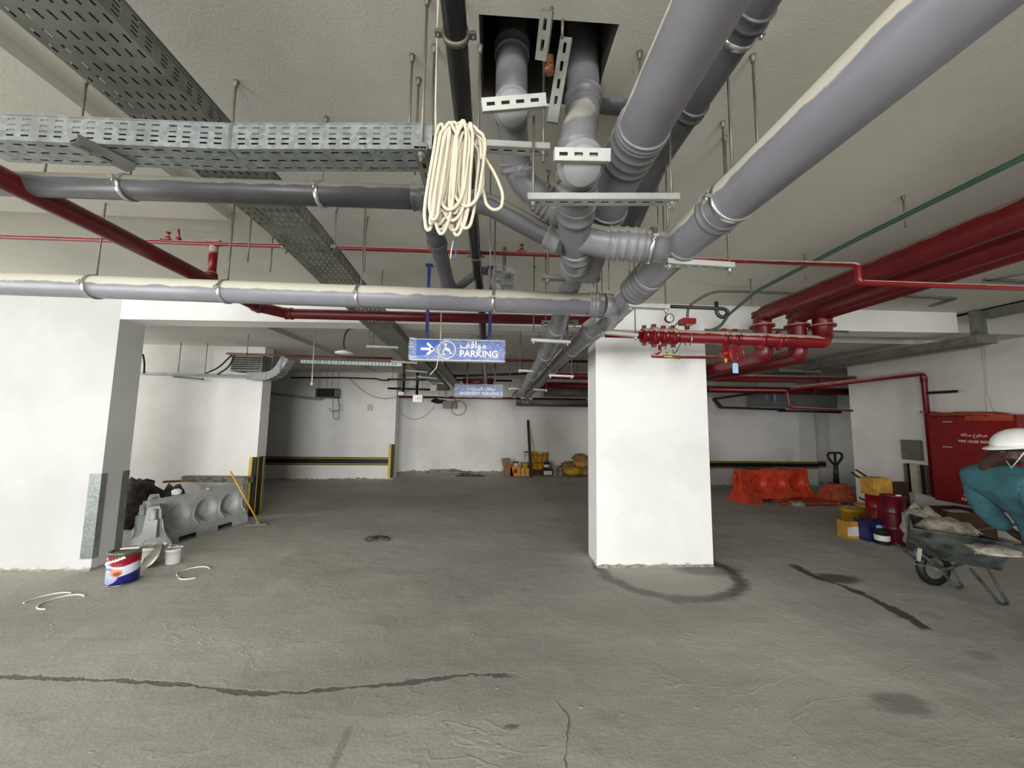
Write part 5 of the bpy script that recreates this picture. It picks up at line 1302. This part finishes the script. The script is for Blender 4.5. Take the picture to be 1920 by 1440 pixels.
# sacks heap
for i, (px, py, rx_, rz_, mt, lb) in enumerate(((1072, 884, .26, .14, 'yellow', 'yellow sack at the bottom of the pile left of the pillar'), (1100, 884, .28, .13, 'sack_brown', 'brown sack at the bottom right of the pile left of the pillar'),
        (1066, 876, .22, .16, 'sack_brown', 'brown sack on the left of the pile beside the pillar'), (1090, 872, .26, .13, 'gold', 'yellow brown sack lying across the pile'), (1092, 863, .24, .11, 'sack_brown', 'topmost brown sack of the pile beside the pillar'))):
    q = at(px, py, y=YG + .1); z_ = (.13, .12, .24, .33, .50)[i]
    meta(MB().blob((q.x, YG + .05 + .06 * i, z_), rx_, .18, rz_, amp=.16, fr=4, seed=20 + i, flat=0.0).build('sack', mt, loc=(q.x, YG, 0)), lb, 'sack')
m = MB().box(at(1068, 885, y=YG - .2).x, YG - .25, 0, at(1100, 885, y=YG - .2).x + .5, YG - .05, .03); solo('pallet_board', m, 'timber', 'pale board on the floor in front of the sacks', 'board', loc=(2.4, YG - .2, 0))

# ================================================================== right hand side goods
# orange barrier
g0, g1 = gnd(1398, 944), gnd(1530, 938)
yaw = math.atan2(g1.y - g0.y, g1.x - g0.x)
mid = (g0 + g1) / 2; nr = V((-math.sin(yaw), math.cos(yaw), 0))
HO = at(1450, 879, y=mid.y + .15).z
t = barrier('orange plastic traffic barrier standing by the far right wall', mid + nr * .19 - V((.02, 0, 0)), yaw, (g1 - g0).length * .98, HO, 'orange', D=.45)
MB().box(-.62, -.09, HO - .003, -.30, .09, HO + .003).box(.12, -.09, HO - .003, .34, .09, HO + .003).build('top_recess', 'black', t, loc=(0, 0, 0))
# pallet jack
t = thing('pallet_jack', tuple(gnd(1565, 945)), 'orange pallet jack with a black loop handle', 'pallet jack')
q = gnd(1566, 942); Yj = q.y - .12
MB().hexa([(q.x - .30, Yj - .10, .03), (q.x + .34, Yj - .10, .03), (q.x + .34, Yj + .3, .03), (q.x - .30, Yj + .3, .03)], [(q.x - .13, Yj, .38), (q.x + .20, Yj, .38), (q.x + .20, Yj + .2, .38), (q.x - .13, Yj + .2, .38)]).build('body', 'orange_dull', t)
fe = gnd(1462, 946)
for dy in (-.14, .08): MB().hexa([(fe.x, Yj + dy - .05, .02), (q.x - .2, Yj + dy - .07, .03), (q.x - .2, Yj + dy + .07, .03), (fe.x, Yj + dy + .05, .02)], [(fe.x, Yj + dy - .05, .06), (q.x - .2, Yj + dy - .07, .085), (q.x - .2, Yj + dy + .07, .085), (fe.x, Yj + dy + .05, .06)]).build('fork', 'orange_dull', t)
hp = at(1568, 905, y=Yj + .1); ht = at(1567, 868, y=Yj + .05)
MB().tube([hp, ht], [.05, .038], 12).build('shaft', 'black', t)
lw = at(1551, 855, y=Yj + .05).x; rw = at(1580, 855, y=Yj + .05).x; lt = at(1565, 849, y=Yj + .05).z
mx = (lw + rw) / 2; loop = [ht + V((0, 0, -.06)), V((mx - .10, ht.y, ht.z + .04)), V((lw, ht.y, lt - .07)), V((lw + .04, ht.y, lt)), V((rw - .04, ht.y, lt)), V((rw, ht.y, lt - .07)), V((mx + .10, ht.y, ht.z + .04)), ht + V((0, 0, -.06))]
MB().tube(fillet(loop, .06), .022, 10).bar(V((mx, ht.y, ht.z)), V((mx, ht.y, lt)), .035, .03, up=(0, 1, 0)).build('loop_handle', 'black', t)
for dx in (-.14, .18): MB().lathe([(0, -.03), (.07, -.03), (.07, .03), (0, .03)], (q.x + dx, Yj + .05, .07), (1, .1, 0), 18).build('wheel', 'black', t)
for px, py, lb, sd in ((1480, 946, 'white crumpled rag left of the pallet jack forks', 30), (1494, 948, 'white crumpled rag right under the pallet jack forks', 31)):
    p = gnd(px, py); meta(MB().blob((p.x, p.y - .05, .03), .11, .06, .05, amp=.35, fr=5, seed=sd, flat=0).build('rag', 'sack', loc=p), lb, 'rag')
# hand truck handles behind the drums
t = thing('hand_truck', tuple(gnd(1640, 965)), 'hand truck with two black handle bars behind the red drum', 'hand truck')
yq = 6.0
for a, b in (((1597, 886), (1640, 915)), ((1605, 881), (1648, 908)), ((1612, 933), (1650, 955))): MB().cyl(at(*a, y=yq - .05), at(*b, y=yq + .1), .014, 8).build('bar', 'black', t)
MB().box(at(1640, 885, y=yq + .2).x, yq + .1, 0, at(1690, 885, y=yq + .2).x, yq + .14, .62).build('frame_plate', 'cardboard_dark', t)
def drum(label, pxc, pyb, pyt, y, wpx, mat, **k):
    c = at(pxc, pyb, y=y); r = wpx / 2 * 1.0 / FPX * y * .98; h = at(pxc, pyt, y=y).z - at(pxc, pyb, y=y).z
    return c, r, h
def cylcan(name, label, x, y, z, r, h, mat, cat, ringm=None, band=None, lid=None):
    t = thing(name, (x, y, z), label, cat)
    pr = [(0, 0), (r * .97, 0), (r, .008)]
    for f in (.33, .66): pr += [(r, h * f - .012), (r * 1.03, h * f), (r, h * f + .012)]
    pr += [(r, h - .01), (r * 1.04, h - .008), (r * 1.04, h), (r * .97, h), (r * .96, h - .01), (0, h - .01)]
    MB().lathe(pr, (x, y, z), (0, 0, 1), 32).build('body', mat, t)
    MB().lathe([(.03, 0), (.03, .02), (0, .02)], (x + r * .5, y - .02, z + h - .01), (0, 0, 1), 14).build('bung', lid or 'white', t)
    if band: MB().lathe([(r * 1.004, h * .36), (r * 1.006, h * .37), (r * 1.006, h * .62), (r * 1.004, h * .63)], (x, y, z), (0, 0, 1), 32).build('label_band', band, t)
    return t
yR = 5.35
a, b = at(1634, 950, y=yR), at(1668, 950, y=yR); r = (b.x - a.x) / 2 * .78
h_r = at(1650, 929, y=yR).z
cylcan('drum', 'red drum standing under the yellow sack', (a.x + b.x) / 2 + .04, yR + r, 0, r, max(.35, h_r), 'red_clean', 'drum')
rr = (a.x + b.x) / 2
a2, b2 = at(1633, 885, y=yR), at(1681, 885, y=yR); hy = at(1655, 897, y=yR).z - h_r
t = thing('foam_block', (rr, yR + .1, h_r), 'yellow block on top of the red drum', 'block')
MB().prism([(0, 0), (.28, 0), (.30, .03), (.30, hy - .04), (.27, hy), (.02, hy), (0, hy - .02)], (a2.x, yR - .02, h_r + .004), (1, 0, 0), (0, 0, 1), (0, .20, 0)).build('block', 'gold', t)
yM2 = 4.75
a, b = at(1672, 960, y=yM2), at(1712, 960, y=yM2); r = (b.x - a.x) / 2 * .84; hm = at(1695, 932, y=yM2).z
cylcan('drum', 'dark maroon drum with a shiny side right of the red drum', (a.x + b.x) / 2 + .02, yM2 + r, 0, r, hm, 'maroon', 'drum', band='maroon')
q = at(1677, 930, y=yM2 + .3); 
def put(px, pyb, dy=0.0):
    g = gnd(px, pyb); return g
g = gnd(1612, 985); h_ = at(1612, 957, y=g.y).z
bucket('yellow bucket behind the gold carton', (g.x, g.y + .12, 0), .145, max(.18, h_), 'yellow')
g = gnd(1606, 1010); w_ = at(1622, 1000, y=g.y).x - at(1588, 1000, y=g.y).x; h_ = at(1606, 978, y=g.y).z
t = thing('carton', (g.x, g.y, 0), 'gold box with a white label on the floor, nearest of the tins', 'box')
MB().box(g.x - w_ / 2, g.y, 0, g.x + w_ / 2, g.y + .15, h_).build('body', 'gold', t)
MB().box(g.x - w_ / 2 + .01, g.y - .003, h_ * .15, g.x + w_ / 2 - .03, g.y, h_ * .68).build('label', 'label', t)
g = gnd(1645, 1016); h_ = at(1645, 978, y=g.y).z
t = thing('tin', (g.x, g.y, 0), 'navy blue square tin with a pale label', 'tin')
MB().box(g.x - .12, g.y, 0, g.x + .12, g.y + .2, h_).build('body', 'navy', t); MB().box(g.x + .0, g.y - .003, h_ * .42, g.x + .11, g.y, h_ * .82).build('label', 'tag', t)
MB().lathe([(.09, 0), (.09, .015), (0, .015)], (g.x, g.y + .1, h_), (0, 0, 1), 20).build('lid', 'black', t)
g = gnd(1690, 975); bucket('orange yellow bucket behind the navy tin', (gnd(1660, 985).x, gnd(1660, 985).y + .28, 0), .14, .26, 'gold', handle=False)
g = gnd(1668, 1024); bucket('black pail with a white label in front of the navy tin', (g.x, g.y + .09, 0), .085, at(1668, 998, y=g.y).z, 'black', band='label', handle=False, name='pail', cat='pail')
g = gnd(1692, 1022); bucket('grey pail right of the black pail', (g.x, g.y + .12, 0), .075, .15, 'grey_box', handle=False, name='pail', cat='pail')
# sacks right
q = at(1745, 985, y=4.4)
meta(MB().blob((q.x + .03, 4.5, .28), .18, .15, .31, amp=.2, fr=4, seed=41, flat=0).build('sack', 'sack', loc=(q.x, 4.5, 0)), 'crumpled white woven sack right of the maroon drum', 'sack')
meta(MB().blob((q.x + .22, 4.75, .20), .22, .18, .24, amp=.2, fr=4, seed=42, flat=0).build('sack', 'sack', loc=(q.x + .2, 4.75, 0)), 'low white sack below the red cabinet', 'sack')
# brown cartons by the cabinet
q = gnd(1830, 1030)
t = thing('carton', (6.2, 5.0, 0), 'dark brown carton with a white sheet on it below the red cabinet', 'box')
xa, xb = at(1778, 980, y=5.0).x, at(1868, 980, y=5.0).x; ht_ = at(1810, 962, y=5.0).z
MB().box(xa, 5.0, 0, xb, 5.45, ht_).build('body', 'cardboard_dark', t)
MB().prism([(0, 0), (.28, -.02), (.33, .14), (.05, .14)], (xa + .1, 5.04, ht_ + .003), (1, 0, .0), (0, 1, 0), (0, 0, .004)).build('paper_sheet', 'label', t)

# wall fixtures on the right wall
XW = XR
ct = at(1762, 779, x=XW); cb = at(1778, 944, x=XW)
yl, yr = ct.y, at(1935, 790, x=XW).y
zt, zb_ = ct.z, .42
t = thing('hose_cabinet', (XW, (yl + yr) / 2, zb_), 'red fire hose cabinet on the right wall', 'cabinet')
MB().box(XW - .22, yr, zb_, XW, yl, zt).build('cabinet_body', 'red_clean', t)
MB().box(XW - .235, yr + .03, zb_ + .03, XW - .22, yl - .03, zt - .03).build('door', 'red_clean', t)
cu = V((0, -1, 0)); 
def cabpt(px, py): return at(px, py, x=XW - .237)
p = cabpt(1797, 829); text_mesh('lettering', 'FIRE HOSE REEL', .052, p, cu, uz, 'lettering', t, .001)
p = cabpt(1797, 821); text_mesh('lettering', '\uFEEA\uFEE0\uFEDB\uFEB3 \uFEA1\uFEEE\uFEC3\uFEAE\uFEA7', .062, p + V((0, -.03, .03)), cu, uz, 'lettering', t, .001)
p = cabpt(1803, 938); text_mesh('lettering', 'FIRE HOSE', .06, p, cu, uz, 'lettering', t, .001)
p = cabpt(1803, 930); text_mesh('lettering', '\uFEA1\uFEEE\uFEC3\uFEAE\uFEA7', .07, p + V((0, -.03, .03)), cu, uz, 'lettering', t, .001)
for py in (791, 838): q = cabpt(1777, py); MB().box(q.x - .01, q.y - .06, q.z - .008, q.x, q.y + .06, q.z + .008).build('hinge', 'steel', t)
m = MB(); 
for k, (px, w_) in enumerate(((1768, .12), (1803, .25), (1838, .3))):
    q = at(px, 779, x=XW - .12); m.blob((q.x - .06, q.y, zt + .01), .12, w_, .035, amp=.35, fr=5, seed=50 + k)
m.bar(V((XW - .24, yl - .5, zt - .04)), V((XW - .24, yr + .02, zt - .04)), .02, .09)
m.build('protective_film', 'orange_dull', t)
a, b = at(1697, 861, x=XW), at(1730, 826, x=XW)
m = MB().box(XW - .06, b.y, a.z, XW, a.y, b.z); solo('wall_box', m, 'grey_box', 'grey square box on the right wall', 'box')
a, b = at(1709, 922, x=XW), at(1746, 873, x=XW)
t = thing('electrical_box', (XW, (a.y + b.y) / 2, a.z), 'open electrical box with wires on the right wall', 'box')
MB().box(XW - .05, b.y, a.z, XW - .04, a.y, b.z).build('back_plate', 'black', t)
w = a.y - b.y; MB().box(XW - .10, b.y + w * .38, a.z, XW - .05, b.y + w * .72, b.z).build('cover', 'beige', t)
for f in (0, .97): MB().box(XW - .11, b.y + w * f, a.z, XW, b.y + w * (f + .03), b.z).build('side', 'grey_box', t)
m = MB().tube([at(1842, 585, x=XW), at(1846, 640, x=XW), at(1852, 740, x=XW), at(1866, 778, x=XW)], .006, 6).tube([at(1835, 600, x=XW), at(1846, 700, x=XW), at(1850, 776, x=XW)], .006, 6)
solo('cable', m, 'beige', 'thin pale cables running down the right wall to the cabinet', 'cable')
# dark strips standing for the shaded corners of slab panels at the right
for P, lb in ((((1640, 551), (1790, 560), (1746, 574)), 'dark bent strip standing for a shaded slab panel corner at the right'), (((1990, 500), (1850, 524), (1990, 533)), 'dark bent strip standing for a shaded slab panel corner at the right frame edge')):
    m = MB(); pts = [at(*p, z=CZ - .01) for p in P]
    for a, b in zip(pts[:-1], pts[1:]): m.bar(a, b, .05, .02)
    solo('panel_edge_strip', m, 'galv_dull', lb, 'bar')

# ================================================================== wheelbarrow
wb = gnd(1782, 1108)
t = thing('wheelbarrow', (wb.x, wb.y, 0), 'cement stained grey wheelbarrow in front of the worker', 'wheelbarrow')
yw = wb.y
F_ = lambda px, py, dy=0.0: at(px, py, y=yw + dy)
rimz = F_(1800, 1032).z
lipL, lipR = F_(1708, 1010, 0), F_(1905, 1050, -.35)
bl, br = F_(1760, 1070, 0), F_(1885, 1098, -.3)
D2 = .30
top = [F_(1712, 1014, -.12), F_(1905, 1052, -.38), F_(1905, 1052, -.38) + V((.12, .62, .02)), F_(1708, 1008, .42)]
bot = [F_(1775, 1080, -.04), F_(1880, 1092, -.24), F_(1880, 1092, -.24) + V((.08, .38, 0)), F_(1775, 1080, -.04) + V((0, .34, 0))]
zt_ = sum(p.z for p in top) / 4
for i, p in enumerate(top): p.z = (.62, .56, .56, .62)[i]
for i, p in enumerate(bot): p.z = (.30, .28, .28, .30)[i]
m = MB(); m.add(top + bot, [(4, 5, 6, 7), (0, 4, 7, 3), (0, 1, 5, 4), (1, 2, 6, 5), (2, 3, 7, 6)])
m.build('tray', 'barrow', t, thick=.006)
m = MB().tube(fillet(top + [top[0]], .06), .010, 8); m.build('rim', 'barrow', t)
wr = (F_(1776, 1066).z) / 2; wr = .17
wc_ = V((F_(1778, 1085).x, yw + .12, wr))
MB().torus(wc_, (0, 1, 0), wr - .035, .036, 30, 12).build('tyre', 'black', t)
MB().lathe([(0, -.02), (wr - .06, -.015), (wr - .045, -.025), (wr - .045, .025), (wr - .06, .015), (0, .02)], wc_, (0, 1, 0), 24).lathe([(.02, -.06), (.02, .06)], wc_, (0, 1, 0), 12).build('wheel_disc', 'grey_box', t)
for dy in (-.08, .10):
    MB().tube(fillet([wc_ + V((-.26, dy, .20)), wc_ + V((.0, dy, .0)), bot[0] + V((.25, .1 + dy, -.02)), V((top[1].x + .1, top[1].y + .3 + dy * 2.2, .50)), V((top[1].x + .65, top[1].y + .1 + dy * 3, .62))], .08), .014, 10).build('frame_tube', 'barrow', t)
g = gnd(1880, 1136)
for dy in (0, .32):
    MB().tube(fillet([V((g.x - .14, g.y + dy + .1, .28)), V((g.x - .02, g.y + dy, .0 + .014)), V((g.x + .06, g.y + dy, .014)), V((g.x + .02, g.y + dy + .1, .30))], .03), .012, 8).build('leg', 'barrow', t)
MB().bar(F_(1725, 1028, .0), F_(1722, 1052, .0), .03, .01).build('brace', 'sack', t)
MB().bar(F_(1712, 1056), F_(1740, 1062), .04, .008).build('front_step', 'galv_dull', t)
m = MB().blob(((top[1].x + top[0].x) / 2 + .22, yw + .02, .57), .26, .16, .10, amp=.2, fr=3, seed=61); solo('cloth_heap', m, 'sack', 'pale cloth heaped in the wheelbarrow', 'cloth', loc=(top[0].x, yw, .55))
c = at(1866, 1032, z=.60)
m = MB().blob(c, .17, .11, .035, amp=.25, fr=3, seed=71)
solo('paper_sack', m, 'sack', 'flat pale sack lying on the right end of the wheelbarrow tray', 'sack')

# ================================================================== worker at the right edge
def skinned(name, nodes, edges, mat, parent, sub=2):
    """one continuous surface grown round a skeleton: nodes = {name: (point, radius or (rx, ry))}"""
    ks = list(nodes); me = bpy.data.meshes.new(name); base = V(parent['_o'])
    me.from_pydata([tuple(V(nodes[k][0]) - base) for k in ks], [(ks.index(a), ks.index(b)) for a, b in edges], [])
    me.materials.append(M[mat]); o = bpy.data.objects.new(name, me); COL.objects.link(o); o.parent = parent; o['_o'] = list(base)
    md = o.modifiers.new('skin', 'SKIN'); md.use_smooth_shade = True
    for i, k in enumerate(ks):
        r = nodes[k][1]; me.skin_vertices[0].data[i].radius = (r, r) if not isinstance(r, tuple) else r
    me.skin_vertices[0].data[0].use_root = True
    s_ = o.modifiers.new('sub', 'SUBSURF'); s_.levels = sub; s_.render_levels = sub
    return o
hc = at(1908, 838, y=2.55)          # centre of the head
PX, PY = hc.x + .45, hc.y + .06      # hips
t = thing('person', (PX, PY, 0), 'worker in a white helmet and teal shirt, bent over the wheelbarrow at the right edge', 'person')
f = V((-1, .25, 0)).normalized(); sd = V((.25, 1, 0)).normalized()   # facing left, side axis
def B(fx, sy, z): return V((PX, PY, 0)) + f * fx + sd * sy + V((0, 0, z))
hd = hc
sh = 1.30
body = {'pelvis': (B(0, 0, .86), (.13, .11)), 'waist': (B(.18, 0, .98), (.115, .10)), 'chest': (B(.34, 0, 1.10), (.12, .10)), 'neckbase': (B(.43, 0, 1.21), .055), 'neck': (B(.48, 0, 1.31), .055),
        'skull': (hd + V((.01, 0, -.02)), .088), 'crown': (hd + V((.02, 0, .06)), .075), 'jaw': (hd + f * .04 + V((0, 0, -.10)), .052)}
E_ = [('pelvis', 'waist'), ('waist', 'chest'), ('chest', 'neckbase'), ('neckbase', 'neck'), ('neck', 'skull'), ('skull', 'crown'), ('skull', 'jaw')]
for s in (-1, 1):
    n_ = 'LR'[s > 0]
    body.update({'sh' + n_: (B(.41, s * .17, 1.18), .050), 'el' + n_: (B(.33, s * .22, .94), .043), 'wr' + n_: (B(.16, s * .25, .76), .030), 'pa' + n_: (B(.10, s * .25, .71), .034),
                 'hip' + n_: (B(0, s * .09, .80), .085), 'kn' + n_: (B(.03 + .06 * s, s * .10, .45), .058), 'an' + n_: (B(-.02 + .06 * s, s * .10, .09), .040), 'to' + n_: (B(.12 + .06 * s, s * .11, .035), .034)})
    E_ += [('neckbase', 'sh' + n_), ('sh' + n_, 'el' + n_), ('el' + n_, 'wr' + n_), ('wr' + n_, 'pa' + n_), ('pelvis', 'hip' + n_), ('hip' + n_, 'kn' + n_), ('kn' + n_, 'an' + n_), ('an' + n_, 'to' + n_)]
    for k in range(4):
        o_ = B(.07, s * .25 + (k - 1.5) * .021, .68); body['f%s%da' % (n_, k)] = (o_, .010); body['f%s%db' % (n_, k)] = (o_ - f * .026 + V((0, 0, -.022)), .009); body['f%s%dc' % (n_, k)] = (o_ - f * (.010 + .002 * k) + V((0, 0, -.046)), .008)
        E_ += [('pa' + n_, 'f%s%da' % (n_, k)), ('f%s%da' % (n_, k), 'f%s%db' % (n_, k)), ('f%s%db' % (n_, k), 'f%s%dc' % (n_, k))]
    o_ = B(.10, s * .205, .69); body['t%sa' % n_] = (o_, .011); body['t%sb' % n_] = (o_ - f * .03 + V((0, 0, -.02)), .009); E_ += [('pa' + n_, 't%sa' % n_), ('t%sa' % n_, 't%sb' % n_)]
bd = skinned('body', body, E_, 'skin', t)
# face features
m = MB().lathe([(.0, .03), (.010, .022), (.016, .0), (.012, -.008)], hd + f * .088 + V((0, 0, -.035)), f + V((0, 0, -.5)), 10)
m.build('nose', 'skin', t)
for s in (-1, 1):
    MB().lathe([(0, .012), (.008, .009), (.012, 0), (0, -.01)], hd + f * .078 + sd * s * .032 + V((0, 0, -.005)), f, 12).build('eye', 'label', t)
    MB().blob(hd + sd * s * .088 + V((0, 0, -.03)), .018, .010, .028, amp=.05).build('ear', 'skin', t)
MB().tube([hd + f * .080 + sd * -.022 + V((0, 0, -.075)), hd + f * .090 + V((0, 0, -.073)), hd + f * .080 + sd * .022 + V((0, 0, -.075))], .006, 8).build('mouth', 'maroon', t)
MB().blob(hd + V((.01, 0, .01)) - f * .012, .097, .092, .085, amp=.04, flat=hd.z - .03).build('hair', 'hair', t)
# helmet
hu_ = (V((0, 0, 1)) + f * .16).normalized(); hx = f - hu_ * f.dot(hu_); hx.normalize(); hyv = hu_.cross(hx)
m = MB(); vs = []; n1, n2 = 12, 32; ho = hd + V((.01, 0, .02))
for i in range(n1 + 1):
    th = PI / 2 * i / n1
    for k in range(n2):
        a = 2 * PI * k / n2; rx_, ry_ = .142, .120
        e = 1 + (.03 if abs(math.sin(a)) < .12 and math.cos(th) < .99 else 0)
        vs.append(ho + hx * math.cos(a) * math.sin(th) * rx_ * e + hyv * math.sin(a) * math.sin(th) * ry_ * e + hu_ * math.cos(th) * .115 * e)
br_ = len(vs)
for k in range(n2):
    a = 2 * PI * k / n2; ext = .018 + (.045 * max(0, math.cos(a)) ** 1.5)
    vs.append(ho + hx * math.cos(a) * (.142 + ext) + hyv * math.sin(a) * (.120 + .016) - hu_ * .012)
fs = [(i * n2 + k, (i + 1) * n2 + k, (i + 1) * n2 + (k + 1) % n2, i * n2 + (k + 1) % n2) for i in range(n1 + 1) for k in range(n2)]
m.add(vs, fs, True); m.build('helmet', 'white', t, thick=.004)
MB().torus(ho - hu_ * .022, hu_, .104, .014, 28, 8).build('helmet_band', 'black', t)
MB().tube([ho + hyv * .1 + hx * .05 - hu_ * .02, hd + f * .05 + V((0, 0, -.155)), ho - hyv * .1 + hx * .05 - hu_ * .02], .004, 6).build('chin_strap', 'label', t)
# shirt and trousers
shirt = {'hem': (B(.05, 0, .62), (.20, .17)), 'waist': (B(.17, 0, .94), (.165, .135)), 'chest': (B(.34, 0, 1.12), (.185, .15)), 'nb': (B(.42, 0, 1.24), (.14, .12)), 'col': (B(.46, 0, 1.31), .088)}
S_ = [('waist', 'hem'), ('waist', 'chest'), ('chest', 'nb'), ('nb', 'col')]
for s in (-1, 1):
    n_ = 'LR'[s > 0]
    shirt.update({'s' + n_: (B(.41, s * .19, 1.20), .085), 'e' + n_: (B(.34, s * .22, .93), .085), 'w' + n_: (B(.18, s * .24, .76), .062)}); S_ += [('nb', 's' + n_), ('s' + n_, 'e' + n_), ('e' + n_, 'w' + n_)]
skinned('shirt', shirt, S_, 'teal', t)
tr_ = {'p': (B(0, 0, .84), (.15, .13))}; T_ = []
for s in (-1, 1):
    n_ = 'LR'[s > 0]
    tr_.update({'h' + n_: (B(0, s * .095, .72), .105), 'k' + n_: (B(.03 + .06 * s, s * .10, .45), .085), 'a' + n_: (B(-.01 + .06 * s, s * .10, .12), .07)}); T_ += [('p', 'h' + n_), ('h' + n_, 'k' + n_), ('k' + n_, 'a' + n_)]
    MB().blob(B(.06 + .06 * s, s * .105, .045), .14, .055, .055, amp=.06, flat=.0).build('shoe', 'black', t)
skinned('trousers', tr_, T_, 'teal', t)
for o in list(bpy.data.objects):
    if '_o' in o: del o['_o']
